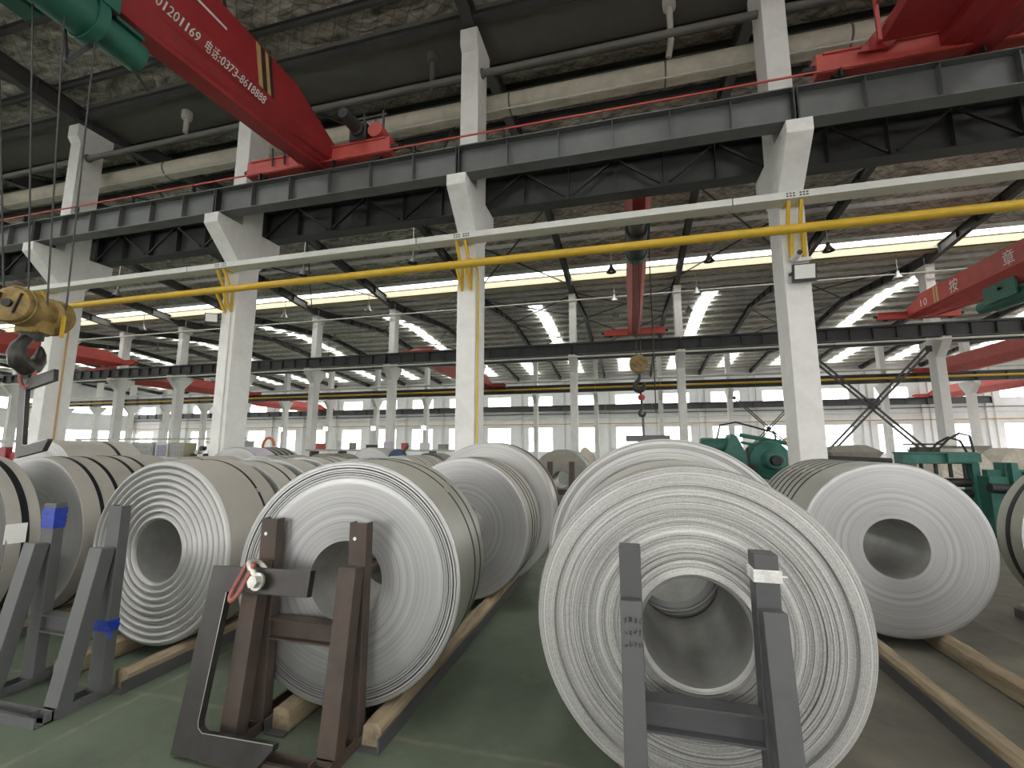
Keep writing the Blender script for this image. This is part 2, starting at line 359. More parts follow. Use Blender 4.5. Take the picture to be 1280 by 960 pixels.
for row, fr in ((0, frL), (1, frU)):
    for k in ks:
        c = GX(k)+3; nwin += 1
        w = struct(put('window_%d' % nwin, fr, None, (c, YD, 0)))
        for i in range(2):
            for j in range(2 if row == 0 else 1):
                put('pane', pL if row == 0 else pU, w, (c-.85+1.7*i, YD, (1.94+1.675*j) if row == 0 else 8.095))
wb_ = MB()
for k in ks:
    a, b = GX(k), GX(k+1); c = (a+b)/2
    for i in range(5):
        if i in (1, 3):
            wb_.box(a, c-1.7, Y0-.3, Y0, zc[i], zc[i+1]); wb_.box(c+1.7, b, Y0-.3, Y0, zc[i], zc[i+1])
        else: wb_.box(a, b, Y0-.3, Y0, zc[i], zc[i+1])
struct(ob('wall_back', wb_, 'wallwhite'))
struct(ob('wall_left', MB().box(XL-.3, XL, Y0, YD, 0, 1.1).box(XL-.3, XL, Y0, YD, 4.5, 7.3).box(XL-.3, XL, Y0, YD, 8.9, 12.6), 'wallwhite'))
struct(ob('wall_right', MB().box(XR, XR+.3, Y0, YD, 0, 1.1).box(XR, XR+.3, Y0, YD, 4.5, 7.3).box(XR, XR+.3, Y0, YD, 8.9, 12.6), 'wallwhite'))

# roof: three full bays and the camera's own, a shallow gable over each, valley gutters on the column rows
EAVE, SLOPE = 11.62, .085
def zroof(y, ya, yb): return EAVE+SLOPE*min(y-ya, yb-y)
BAYS = [(Y0, YA), (YA, YB), (YB, YC), (YC, YD)]
I_SEC = lambda w, h, t: [(-w/2,-h/2),(w/2,-h/2),(w/2,-h/2+t),(t/2,-h/2+t),(t/2,h/2-t),(w/2,h/2-t),(w/2,h/2),(-w/2,h/2),(-w/2,h/2-t),(-t/2,h/2-t),(-t/2,-h/2+t),(-w/2,-h/2+t)]
for bi, (ya, yb) in enumerate(BAYS):
    mid = (ya+yb)/2; zr = zroof(mid, ya, yb)
    rb = MB(); strips = []
    gapB = (24.35, 25.35) if bi == 1 else None
    skx = [] if bi == 1 else ([-78.5+12*i for i in range(10)] if bi == 2 else [-78.5+6*i for i in range(20)])  # closer-set strips in first and last bay added to brighten the hall
    fill_skx = [-81.5+6*i for i in range(21)] if bi == 1 else []  # ridge skylights added out of sight to let in more light
    HWK = .5 if bi == 2 else .7
    def quad(x0, x1, y0, y1):
        z0, z1 = zroof(y0, ya, yb), zroof(y1, ya, yb)
        rb.add([(x0,y0,z0),(x1,y0,z0),(x1,y1,z1),(x0,y1,z1),(x0,y0,z0+.08),(x1,y0,z0+.08),(x1,y1,z1+.08),(x0,y1,z1+.08)],
               [(0,3,2,1),(4,5,6,7),(0,1,5,4),(1,2,6,5),(2,3,7,6),(3,0,4,7)])
    if gapB:
        quad(XL, XR, ya, 15.6); xs = [XL]+[v for q in fill_skx for v in (q-1.3, q+1.3)]+[XR]
        for i in range(0, len(xs), 2): quad(xs[i], xs[i+1], 15.6, mid)
        quad(XL, XR, mid, gapB[0]); quad(XL, XR, gapB[1], yb)
    elif skx:
        sy0, sy1 = {0: (-7.8, 4.4), 2: (mid-4.4, mid+7.4), 3: (mid-7.4, mid+7.4)}[bi]
        quad(XL, XR, ya, sy0); 
        xs = [XL]+[v for s in skx for v in (s-HWK, s+HWK)]+[XR]
        for i in range(0, len(xs), 2):
            quad(xs[i], xs[i+1], sy0, mid); quad(xs[i], xs[i+1], mid, sy1)
        quad(XL, XR, sy1, yb)
    else: quad(XL, XR, ya, mid); quad(XL, XR, mid, yb)
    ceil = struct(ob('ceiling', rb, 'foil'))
    # purlins: light painted in, rafter grey where shaded, pale where lit
    npur = 13
    for half in (0, 1):
        for i in range(6):
            y = ya+.9+i*1.5 if half == 0 else yb-.9-i*1.5
            z = zroof(y, ya, yb)
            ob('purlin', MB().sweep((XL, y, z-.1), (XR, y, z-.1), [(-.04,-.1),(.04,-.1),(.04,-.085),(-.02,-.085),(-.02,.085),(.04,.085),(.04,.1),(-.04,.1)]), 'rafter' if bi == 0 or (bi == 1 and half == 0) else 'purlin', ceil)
    # rafters, I section, haunched at the columns
    sec = lambda y, dpt: (zroof(y, ya, yb)-.2-dpt, zroof(y, ya, yb)-.2)
    def rafter(y0, y1, d0, d1):
        b = MB()
        (a0, a1), (b0, b1) = sec(y0, d0), sec(y1, d1)
        for zz0, zz1, w in ((a0, b0, .24), (a1-.02, b1-.02, .24)):
            b.add([(-w/2,y0,zz0),(w/2,y0,zz0),(w/2,y1,zz1),(-w/2,y1,zz1),(-w/2,y0,zz0+.02),(w/2,y0,zz0+.02),(w/2,y1,zz1+.02),(-w/2,y1,zz1+.02)],
                  [(0,3,2,1),(4,5,6,7),(0,1,5,4),(1,2,6,5),(2,3,7,6),(3,0,4,7)])
        w = .015
        b.add([(-w/2,y0,a0),(w/2,y0,a0),(w/2,y1,b0),(-w/2,y1,b0),(-w/2,y0,a1),(w/2,y0,a1),(w/2,y1,b1),(-w/2,y1,b1)],
              [(0,3,2,1),(4,5,6,7),(0,1,5,4),(1,2,6,5),(2,3,7,6),(3,0,4,7)])
        for i in range(1, 7):
            y = y0+(y1-y0)*i/7; t = i/7; z0 = a0+(b0-a0)*t; z1 = a1+(b1-a1)*t
            b.box(-.11, .11, y-.006, y+.006, z0+.02, z1-.02)
        return b.mesh('rafter', M['rafter'])
    r1, r2 = rafter(ya+.05, mid, .52, .36), rafter(mid, yb-.05, .36, .52)
    for k in range(-14 if bi else -5, 9 if bi else 5):
        if XL <= GX(k) <= XR:
            put('rafter', r1, ceil, (GX(k), 0, 0)); put('rafter', r2, ceil, (GX(k), 0, 0))
    # roof bracing: crossed thin angles under the purlins
    if bi < 3:
        for k in ((-3, -1, 1) if bi < 2 else (-5, -3, -1, 0, 2)):
            for (u0, u1) in ((ya+1, mid-.5), (mid+.5, yb-1)):
                z0, z1 = zroof(u0, ya, yb)-.36, zroof(u1, ya, yb)-.36
                ob('roof_brace', MB().bar((GX(k)+.2, u0, z0), (GX(k+1)-.2, u1, z1), .06, .06), 'rafter', ceil)
                ob('roof_brace', MB().bar((GX(k)+.2, u1, z1-.07), (GX(k+1)-.2, u0, z0-.07), .06, .06), 'rafter', ceil)
    # translucent panels
    if gapB:
        z0, z1 = zroof(gapB[0], ya, yb)+.04, zroof(gapB[1], ya, yb)+.04
        pm = MB().add([(.02,gapB[0],z0),(5.98,gapB[0],z0),(5.98,gapB[1],z1),(.02,gapB[1],z1)], [(0,1,2,3)]).mesh('skylight_panel', M['skylight'])
        for k in range(-14, 8): put('skylight_panel', pm, ceil, (GX(k), 0, 0))
        # small N-shaped brackets that carry the skylight strip
        nb = MB()
        for x in (0, .28): nb.bar((x, gapB[0]+.25, z0-.30), (x, gapB[0]+.25, z0+.02), .025, .025)
        nb.bar((0, gapB[0]+.25, z0-.02), (.28, gapB[0]+.25, z0-.28), .025, .025)
        nm = nb.mesh('skylight_bracket', M['rafter'])
        for k in range(-8, 5):
            for i in range(3): put('skylight_bracket', nm, ceil, (GX(k)+1.2+1.7*i, 0, 0))
        ob('cream_gutter_fascia', MB().box(XL, XR, 25.40, 25.46, 11.30, 11.7).box(XL, XR, 25.40, 25.95, 11.30, 11.34), 'cream', ceil)
    for s in skx+fill_skx:
        hk = HWK-.01 if skx else 1.29
        for y0, y1 in (((sy0, mid), (mid, sy1)) if skx else ((15.6, mid),)):
            n = int((y1-y0)/1.5+.5)
            for i in range(n):
                u0, u1 = y0+(y1-y0)*i/n+.02, y0+(y1-y0)*(i+1)/n-.02
                z0, z1 = zroof(u0, ya, yb)+.04, zroof(u1, ya, yb)+.04
                ob('skylight_panel', MB().add([(s-hk,u0,z0),(s+hk,u0,z0),(s+hk,u1,z1),(s-hk,u1,z1)], [(0,1,2,3)]), 'skylight', ceil)
    if bi == 0:
        ob('valley_gutter', MB().box(XL, XR, 8.55, 9.70, 11.28, 11.34).box(XL, XR, 8.49, 8.55, 11.28, 11.75).box(XL, XR, 9.70, 9.76, 11.28, 11.75), 'gutter', ceil)
        for yy in (8.40, 9.86): ob('eave_beam', MB().sweep((XL, yy, 11.22), (XR, yy, 11.22), I_SEC(.16, .22, .014)), 'rafter', ceil)
# vertical PVC down pipes under the valley gutter
for x, z1, bend in ((1.12, 9.95, 1), (-12.05, 10.62, 0), (-4.39, 10.25, 0)):
    pm = MB().tube([(x, 9.1, 11.3), (x, 9.1, 11.1), (x, 9.1, z1+.35), (x-.02, 9.08, z1+.2), (x-.06, 9.16, z1)] if bend else [(x, 9.1, 11.3), (x, 9.1, z1)], .065, 12)
    pm.lathe([(.13, 11.05), (.14, 11.12), (.14, 11.27), (.13, 11.28)], 16, (x, 9.1, 0), 'Z')
    tag(ob('drain_pipe', pm, 'pvc' if x != -4.39 else 'gutter', None, True),
        {1.12: 'white plastic drain pipe with an elbow over the thick duct', -12.05: 'short pale drain stub hanging below the gutter at the left', -4.39: 'grey drain pipe dropping from the gutter beside the central column'}[x], 'pipe')

# ------------------------------------------------------------------ concrete columns
def column_mesh(w=.40, head=True, tipf=.68, tipb=.62):
    # profile in (y, z): front face y=-.30, back face +.30 around the row axis
    f, b = -.30, .30
    poly = [(f,0),(b,0),(b,6.10),(b+tipb,6.82),(b+tipb,7.05),(b,7.05),(b,10.30)]
    poly += [(b+.22,10.55),(b+.22,10.88)] if head else [(b,10.88)]
    poly += [(f-.10,10.88),(f-.10,10.52),(f,10.36),(f,7.05),(f-tipf,7.05),(f-tipf,6.82),(f,6.10)]
    return MB().prism(poly, -w/2, w/2, 'X').mesh('concrete_column', M['white'])
colA = column_mesh(); colB = column_mesh(.40, True, .62, .62); colC = column_mesh(.40, True, .62, .62)
def col_obj(me, x, y, label, group, bev=.012):
    o = tag(put('concrete_column', me, None, (x, y, 0)), label, 'column', group)
    if bev:
        b = o.modifiers.new('bevel', 'BEVEL'); b.width = bev; b.segments = 2; b.limit_method = 'ANGLE'; b.angle_limit = R_(25)
    return o
labA = {-3: 'white concrete column at the far left, out past the hanging hook block', -2: 'white concrete column behind the hanging yellow hook block, orange pipe on its side',
        -1: 'white concrete column with a small floodlight, second nearest on the left', 0: 'white concrete column in the middle of the hall, yellow pipe down its right side',
        1: 'white concrete column on the right carrying a camera and a square floodlight', 2: 'white concrete column beyond the right edge, past the floodlight column'}
for k in range(-3, 3): col_obj(colA, GX(k), YA, labA[k], 'columns of the nearest row')
visB = [k for k in range(-8, 5)]
for n, k in enumerate(visB):
    col_obj(colB, GX(k), YB, 'slimmer white column in the second row, %s from the left' % ORD[n], 'columns of the second row')
visC = [k for k in range(-13, 7)]
for n, k in enumerate(visC):
    col_obj(colC, GX(k), YC, 'distant white column in the third row, %s from the left' % ORD[n], 'columns of the third row', 0)

# ------------------------------------------------------------------ crane beams
def beam_mesh(L, h, w, m, t=.02):
    return MB().sweep((0,0,h/2), (L,0,h/2), I_SEC(w, h, t)).mesh('beam_section', m)
def beams(y, z, h, w, k0, k1, m, label, group, n_st=6, rail=True, plate=True, extra=None):
    sec = beam_mesh(5.97, h, w, M[m]); st = MB().box(-.006, .006, -w/2+.02, w/2-.02, .02, h-.02).mesh('stiffener', M[m])
    rl = MB().box(0, 5.97, -.035, .035, h, h+.09).box(0, 5.97, -.07, .07, h, h+.015).mesh('crane_rail', M['plate'])
    ep = MB().box(-.012, .012, -w/2, w/2, -.02, h+.0).mesh('end_plate', M['plate'])
    for n, k in enumerate(range(k0, k1)):
        x = GX(k)+.015
        t = thing('crane_beam', label(n, k), 'beam', (x, y, z), group=group)
        put('beam_section', sec, t, (x, y, z))
        for i in range(1, n_st): put('stiffener', st, t, (x+i*6.0/n_st, y, z))
        if plate:
            put('end_plate', ep, t, (x+.012, y, z)); put('end_plate', ep, t, (x+5.955, y, z))
        if rail: put('crane_rail', rl, t, (x, y, z))
        if extra: extra(t, k, x)
def nameA(n, k): return {-4: 'beyond the far-left column', -3: 'far left, behind the hook ropes', -2: 'below the red crane girder, left part', -1: 'between the second and the middle column', 0: 'between the middle and the right column', 1: 'right of the floodlight column', 2: 'past the right edge'}[k]
beams(7.90, 7.07, .60, .30, -4, 3, 'dark', lambda n, k: 'dark grey crane beam with ribs, '+nameA(n, k), 'crane beams of the near bay')
def lattice(t, k, x):
    for i in range(6):
        if i % 2 == 0: p, q = (x+i+.08, 9.22, 7.15), (x+i+.92, 9.22, 7.78)
        else: p, q = (x+i+.08, 9.22, 7.78), (x+i+.92, 9.22, 7.15)
        ob('lattice_bar', MB().bar(p, q, .05, .05), 'plate', t)
    ob('walkway_edge', MB().box(x, x+5.97, 8.99, 9.06, 7.80, 7.90), 'plate', t)
beams(9.40, 7.07, .80, .34, -4, 3, 'dark2', lambda n, k: 'charcoal crane beam with crossed bars behind the columns, '+nameA(n, k), 'crane beams facing the second bay', extra=lattice)
beams(25.90, 7.05, .62, .30, -8, 4, 'dark2', lambda n, k: 'dark crane beam of the second column row, %s span from the left' % ORD[n], 'crane beams in front of the second row')
beams(27.50, 7.05, .62, .30, -8, 4, 'dark2', lambda n, k: 'dark crane beam behind the second column row, %s span from the left' % ORD[n], 'crane beams behind the second row', n_st=3)
beams(43.95, 7.05, .70, .30, -13, 6, 'dark2', lambda n, k: 'distant dark crane beam on the third column row, %s span from the left' % ORD[n], 'crane beams on the third row', n_st=3)
beams(61.75, 6.66, .70, .30, -14, 7, 'dark2', lambda n, k: 'crane beam along the far windowed wall, %s span from the left' % ORD[n], 'crane beams along the far wall', n_st=3)
# red conductor rail on the near crane beam
cr = thing('conductor_rail', 'thin red conductor rail on top of the near crane beam', 'rail', (-27, 7.74, 7.80))
ob('red_conductor', MB().bar((-27, 7.72, 7.83), (14.8, 7.72, 7.83), .022, .028), 'red2', cr)
for i in range(22): ob('insulator', MB().box(-26.9+i*1.9, -26.87+i*1.9, 7.70, 7.78, 7.67, 7.83), 'black', cr)
# pale conduits and yellow pipe run on the farther rows
for y, z, r, mm, lab in ((44.30, 8.25, .10, 'pvc', 'pale conduit running along the third column row'), (43.5, 7.40, .09, 'yellow', 'distant yellow pipe along the third column row'),
                         (25.6, 6.86, .05, 'pvc', 'thin pale conduit under the second row of crane beams')):
    tag(ob('conduit' if mm == 'pvc' else 'gas_pipe', MB().tube([(GX(-8 if y < 30 else -13), y, z), (GX(4 if y < 30 else 6), y, z)], r, 8), mm, None, True), lab, 'pipe')
tag(ob('conduit', MB().tube([(GX(-8), 26.1, 10.4), (GX(4), 26.1, 10.4)], .045, 8), 'pvc', None, True), 'thin pale conduit across the tops of the second row columns', 'pipe')

# cable tray, yellow gas pipe, brackets
tray = thing('cable_tray', 'long white box cable tray across the fronts of the near columns', 'tray', (-27, 8.21, 5.86))
for k in range(-4, 3):
    ob('tray_section', MB().box(GX(k)-.99, GX(k+1)-1.01, 8.06, 8.36, 5.86, 5.985), 'traywhite', tray, bevel=.006)
marks = MB()
for k in (-1, 0, 1):
    for row in (0, 1):
        for i in range(7):
            if i == 3: continue
            x = GX(k)-.17+i*.05; marks.box(x, x+.032, 8.056, 8.0598, 5.935-.045*row, 5.957-.045*row)
ob('stencil_marks', marks, 'plate', tray)
gp = thing('gas_pipe', 'long yellow gas pipe across the fronts of the near columns', 'pipe', (-27, 8.12, 5.33))
ob('pipe_run', MB().tube([(-27, 8.12, 5.34), (-3.4, 8.12, 5.34), (14.8, 8.12, 5.34)], .078, 20), 'yellow', gp, True)
for k in range(-4, 3): ob('weld_collar', MB().lathe([(.083, -.03), (.083, .03)], 20, (GX(k)-.25, 8.12, 5.34), 'X'), 'yellow', gp, True)
labn = {-2: 'left', -1: 'second', 0: 'middle', 1: 'right'}
for k in (-2, -1, 0, 1):
    t = thing('pipe_bracket', 'yellow angle bracket pair holding the gas pipe to the %s near column' % labn[k], 'bracket', (GX(k), 8.37, 4.85), group='yellow pipe brackets')
    for s in (-.13, .06):
        x = GX(k)+s
        ob('bracket_arm', MB().bar((x, 8.10, 5.84), (x+.02, 8.30, 5.46), .05, .05, (1,0,0)).bar((x, 8.10, 5.84), (x, 8.36, 5.84), .05, .012), 'yellow', t)
        ob('bracket_strut', MB().bar((x+.01, 8.14, 5.27), (x+.05, 8.33, 4.92), .05, .05, (1,0,0)).bar((x+.05, 8.345, 5.5), (x+.05, 8.345, 4.86), .06, .014, (0,1,0)), 'yellow', t)
tag(ob('gas_pipe', MB().tube([(GX(0)+.02, 8.2, 5.42), (GX(0)+.14, 8.27, 5.50), (GX(0)+.25, 8.34, 5.30), (GX(0)+.25, 8.40, 5.1), (GX(0)+.25, 8.42, .05)], .022, 8), 'yellow', None, True), 'thin yellow pipe running down the right side of the middle column', 'pipe')
tag(ob('drain_pipe', MB().tube([(GX(-2)+.225, 8.70, 5.2), (GX(-2)+.225, 8.70, .05)], .022, 8), 'orangepipe', None, True), 'thin orange pipe down the side of the column behind the hook block', 'pipe')
tag(ob('cable_conduit', MB().tube([(GX(-1)+.1, 8.36, 5.3), (GX(-1)+.1, 8.36, .05)], .016, 8), 'pvc', None, True), 'thin white conduit down the front of the second near column', 'pipe')

# insulated duct and tie pipes behind the upper columns
du = thing('insulated_duct', 'thick cream insulated duct running behind the column heads', 'duct', (-27, 9.45, 9.6))
for i in range(12):
    x0 = -27+i*3.5
    ob('duct_section', MB().tube([(x0, 9.5, 9.86), (x0+3.49, 9.5, 9.86)], .25, 24), 'duct', du, True)
    ob('duct_band', MB().lathe([(.262, -.02), (.262, .02)], 24, (x0, 9.5, 9.86), 'X'), 'gutter', du, True)
ob('service_pipe', MB().tube([(-27, 9.28, 9.58), (14.8, 9.28, 9.58)], .018, 8), 'pvc', du, True)
for k in range(-3, 2):
    tag(ob('tie_pipe', MB().tube([(GX(k)+.21, 8.60, 9.98), (GX(k+1)-.21, 8.60, 9.98)], .075, 12).lathe([(.11, -.01), (.11, .03)], 12, (GX(k)+.21, 8.60, 9.98), 'X'), 'gutter', None, True),
        'dark horizontal tie pipe between column heads, %s' % {-3: 'far left', -2: 'left behind the red girder', -1: 'left of the middle column', 0: 'right of the middle column', 1: 'right of the floodlight column'}[k], 'pipe', 'tie pipes between column heads')

# ------------------------------------------------------------------ text on cranes
def text_mesh(s, size):
    cu = bpy.data.curves.new('t', 'FONT'); cu.body = s; cu.size = size; cu.extrude = .003; cu.resolution_u = 3
    to = bpy.data.objects.new('t', cu); COL.objects.link(to)
    dg = bpy.context.evaluated_depsgraph_get(); me = bpy.data.meshes.new_from_object(to.evaluated_get(dg))
    bpy.data.objects.remove(to); bpy.data.curves.remove(cu)
    me.materials.clear(); me.materials.append(M['text']); return me
def lettering(name, s, size, origin, right, up, parent, width=None):
    """each character its own piece, set side by side along right"""
    right, up = Vector(right).normalized(), Vector(up).normalized(); n = right.cross(up)
    adv = [.36 if c == ':' else (.5 if c == '-' else (1.0 if ord(c) > 255 else .66)) for c in s]
    k = (width/sum(adv)) if width else size
    x = 0
    for c, a in zip(s, adv):
        me = text_mesh(c, size); xs = [v.co.x for v in me.vertices]
        if xs:
            x0, w = min(xs), max(xs)-min(xs); tgt = min(w*1.25, a*k*.84)
            for v in me.vertices: v.co.x = (v.co.x-x0)*(tgt/w)+(a*k-tgt)/2
            put(name, me, parent, Vector(origin)+right*x, Matrix((right, up, n)).transposed())
        x += a*k

# ------------------------------------------------------------------ overhead cranes
def crane(label, X, ya, yb, zr, paint='red', hw=.42, far=False, carr=1.82, railing=False):
    """single-girder bridge crane: box girder along Y on two end carriages; zr = rail top"""
    t = thing('bridge_crane', label, 'crane', (X, (ya+yb)/2, zr), group='red bridge cranes')
    top, cre, low, bot = zr+.93, zr+.18, zr-.05, zr-.36
    secs = []
    for y, tp, c, lw, bt in ((ya-.05, top-.46, cre-.02, cre-.06, zr+.03), (ya+1.25, top, cre, low+.02, bot+.20), (ya+3.9, top, cre, low, bot),
                             (yb-3.9, top, cre, low, bot), (yb-1.25, top, cre, low+.02, bot+.20), (yb+.05, top-.46, cre-.02, cre-.06, zr+.03)):
        secs.append((y, [(-hw, tp), (-hw, c), (-.17-(hw-.17)*.45, c+(bt+.06-c)*.55), (-.17, bt+.06), (-.16, bt), (.16, bt), (.17, bt+.06), (.17+(hw-.17)*.45, c+(bt+.06-c)*.55), (hw, c), (hw, tp)]))
    vs, fs = [], []; n = 10
    for y, s in secs: vs += [(X+a, y, b) for a, b in s]
    for i in range(5): fs += [(i*n+k, i*n+(k+1) % n, (i+1)*n+(k+1) % n, (i+1)*n+k) for k in range(n)]
    fs += [tuple(range(n)), tuple(5*n+k for k in range(n-1, -1, -1))]
    g = ob('girder', MB().add(vs, fs), paint, t)
    ob('girder_seam', MB().box(X-hw+.01, X+hw-.01, ya+1.2, yb-1.2, top, top+.03), paint, g)
    for y in (ya, yb):
        c = ob('end_carriage', MB().box(X-carr, X+carr, y-.13, y+.13, zr+.06, zr+.42).box(X-carr+.1, X+carr-.1, y-.16, y+.16, zr+.38, zr+.42), 'red2' if paint == 'red' else paint, t, bevel=.01)
        for s in (-1, 1):
            ob('wheel', MB().lathe([(.0, -.06), (.15, -.06), (.15, -.045), (.13, -.045), (.13, .045), (.15, .045), (.15, .06), (0, .06)], 20, (X+s*(carr-.35), y, zr+.135)), 'plate', c, True)
            ob('buffer', MB().lathe([(0, 0), (.07, 0), (.07, s*.1), (.05, s*.16), (0, s*.16)], 12, (X+s*carr, y, zr+.24), 'X'), 'black', c, True)
    return t, g
c1, g1 = crane('red bridge crane with white numbers crossing the upper left of the near bay', -6.50, -8.6, 7.90, 7.77, 'red', .43)
sl = (Vector((-6.33, 0, 7.47))-Vector((-6.07, 0, 7.95))).normalized(); up1 = -sl
nrm = Vector((0, 1, 0)).cross(up1)
def on_slant(y, d): p = Vector((-6.07, y, 7.95))+sl*d+nrm*.004; return p
lettering('lettering', '01201169', .19, on_slant(4.03, .185), (0,1,0), up1, g1, .66)
lettering('lettering', '电话:0373-8618888', .19, on_slant(4.78, .185), (0,1,0), up1, g1, 1.20)
ob('white_mark', MB().box(-6.07, -6.064, 4.55, 5.06, 8.345, 8.385), 'text', g1)
for i, (y, w, mm) in enumerate(((5.74, .09, 'stripe1'), (5.84, .09, 'stripe2'), (5.94, .07, 'stripe1'), (6.02, .07, 'stripe2'))):
    ob('stripe', MB().add([(-6.064, y-.12, 8.69), (-6.064, y-.12+w, 8.69), (-6.064, y+w+.02, 7.97), (-6.064, y+.02, 7.97), (-6.07, y-.12, 8.69), (-6.07, y-.12+w, 8.69), (-6.07, y+w+.02, 7.97), (-6.07, y+.02, 7.97)], [(0,1,2,3),(7,6,5,4),(0,4,5,1),(1,5,6,2),(2,6,7,3),(3,7,4,0)]), mm, g1)
# travel drive on the far end carriage
ob('drive_motor', MB().lathe([(0, -.42), (.11, -.42), (.13, -.38), (.13, .02), (.16, .05), (.16, .14), (0, .14)], 18, (-5.42, 7.60, 8.42)), 'plate', c1, True)
ob('gearbox', MB().box(-5.62, -5.22, 7.70, 7.98, 8.18, 8.58), 'plate', c1, bevel=.02)
ob('buffer_housing', MB().lathe([(0, -.2), (.17, -.2), (.17, .2), (0, .2)], 14, (-5.0, 7.9, 8.36), 'Y'), 'red2', c1, True)
for x in (-5.7, -5.45, -4.98): ob('guard_rail', MB().bar((x, 7.98, 8.2), (x, 7.98, 9.0), .04, .04), 'rafter', c1)
ob('guard_rail', MB().bar((-5.75, 7.98, 8.9), (-4.9, 7.98, 8.9), .03, .04), 'rafter', c1)
for x in (-7.62, -7.3): ob('ladder_bar', MB().bar((x, 7.74, 8.4), (x+.05, 7.72, 7.95), .03, .03), 'plate', c1)

c2, g2 = crane('dark red bridge crane cut off by the upper right corner', 5.45, -8.6, 7.90, 7.77, 'red', .55, carr=2.25)
ob('platform', MB().box(4.05, 4.9, -8, 7.6, 8.05, 8.10).box(4.05, 4.12, -8, 7.6, 8.1, 8.25), 'red', c2)
for y in (7.5, 6.0, 4.5): ob('guard_rail', MB().bar((3.98, y, 8.0), (3.98, y, 9.2), .05, .05), 'red2', c2)
ob('guard_rail', MB().bar((3.98, 0, 9.2), (3.98, 7.55, 9.2), .05, .05).bar((3.98, 0, 8.65), (3.98, 7.55, 8.65), .04, .04), 'red2', c2)
ob('gusset', MB().prism([(3.75, 8.0), (4.2, 8.0), (4.9, 8.75), (4.9, 9.0), (4.6, 9.0)], 7.66, 7.70, 'Y'), 'red', c2)

c3, g3 = crane('red bridge crane in the second bay, seen end on in the middle', .40, 9.40, 25.90, 7.95, 'red2', .34, carr=1.66)
c4, g4 = crane('red bridge crane with two large white characters on the right', 13.85, 9.40, 25.90, 7.95, 'red2', .45, carr=1.7)
lettering('lettering', '10', .48, (13.395, 24.85, 8.25), (0,-1,0), (0,0,1), g4)
lettering('lettering', '按', .62, (13.395, 22.75, 8.27), (0,-1,0), (0,0,1), g4)
lettering('lettering', '章', .62, (13.395, 19.85, 8.27), (0,-1,0), (0,0,1), g4)
for y in (23.7, 23.5): ob('stripe', MB().box(13.39, 13.40, y-.06, y+.06, 8.14, 8.86), 'stripe1', g4)
c5, g5 = crane('red bridge crane of the second bay, seen far left behind the hanging hook', -38.4, 9.40, 25.90, 7.95, 'red2', .45, carr=1.7)
for y in (21.7, 21.3): ob('stripe', MB().box(-37.95, -37.94, y-.08, y+.08, 8.14, 8.86), 'stripe1', g5)
crane('distant red bridge crane in the third bay behind the middle column', -14.0, 27.50, 43.95, 7.76, 'red2', .45)
crane('distant red bridge crane in the third bay at the left', -44.0, 27.50, 43.95, 7.76, 'red2', .45)
crane('distant red bridge crane in the third bay at the right', 24.5, 27.50, 43.95, 7.76, 'red2', .45)
crane('distant red bridge crane in the last bay at the left', -47.0, 45.40, 61.75, 7.40, 'red2', .45)
crane('distant red bridge crane in the last bay at the right', 33.5, 45.40, 61.75, 7.40, 'red2', .45)

# ------------------------------------------------------------------ hoists, hook blocks, hooks
def hook_path(c, s, ax=(1,0)):
    """single hook: shank, bowl and tip; returns path, radii. ax = horizontal direction of the opening plane"""
    pts, rs = [], []
    pr = [(0, .34, .045), (0, .24, .05), (-.01, .17, .055), (-.07, .11, .06), (-.135, .03, .07), (-.15, -.05, .08), (-.11, -.14, .09), (-.02, -.185, .092), (.07, -.16, .085), (.125, -.09, .07), (.14, -.01, .05), (.13, .05, .03), (.125, .08, .012)]
    for a, z, r in pr:
        pts.append((c[0]+a*s*ax[0], c[1]+a*s*ax[1], c[2]+z*s)); rs.append(r*s)
    return pts, rs
HX, HY = -6.50, 3.46
HB, HZ = HY-.28, 7.09
h1 = thing('electric_hoist', 'green electric hoist hanging under the red crane girder, upper left', 'hoist', (HX, HY, 6.7))
def cyl(r, y0, y1, c, n=28, bev=.02): return MB().lathe([(0, y0), (r-bev, y0), (r, y0+bev), (r, y1-bev), (r-bev, y1), (0, y1)], n, c)
ob('drum_casing', cyl(.27, -.95, .45, (HX, HB, HZ)), 'green', h1, True)
ob('motor_casing', cyl(.20, .45, .98, (HX, HB, HZ)), 'green', h1, True)
ob('gear_casing', cyl(.29, -1.25, -.95, (HX, HB, HZ)), 'green', h1, True)
ob('rope_guide', MB().lathe([(.285, -.12), (.31, -.12), (.31, .0), (.285, .0)], 30, (HX, HB+.42, HZ), closed=True), 'green', h1, True)
ob('rib', MB().box(HX+.10, HX+.20, HB-.6, HB-.42, 7.27, 7.41), 'green', h1)
ob('rib', MB().box(HX-.05, HX+.18, HB+.55, HB+.9, 7.26, 7.31), 'green', h1)
ob('control_box', MB().box(HX-.62, HX-.32, HB-.35, HB+.1, 6.95, 7.35), 'green', h1, bevel=.02)
for y in (-.5, .3):
    tr = ob('trolley_frame', MB().box(HX-.28, HX-.24, HB+y-.22, HB+y+.22, 7.26, 7.62).box(HX+.24, HX+.28, HB+y-.22, HB+y+.22, 7.26, 7.62).box(HX-.28, HX+.28, HB+y-.05, HB+y+.05, 7.3, 7.36), 'green', h1)
    for s in (-1, 1):
        for dy in (-.12, .12): ob('trolley_wheel', MB().lathe([(0, -.025), (.07, -.025), (.07, .025), (0, .025)], 16, (HX+s*.2, HB+y+dy, 7.5), 'X'), 'plate', tr, True)
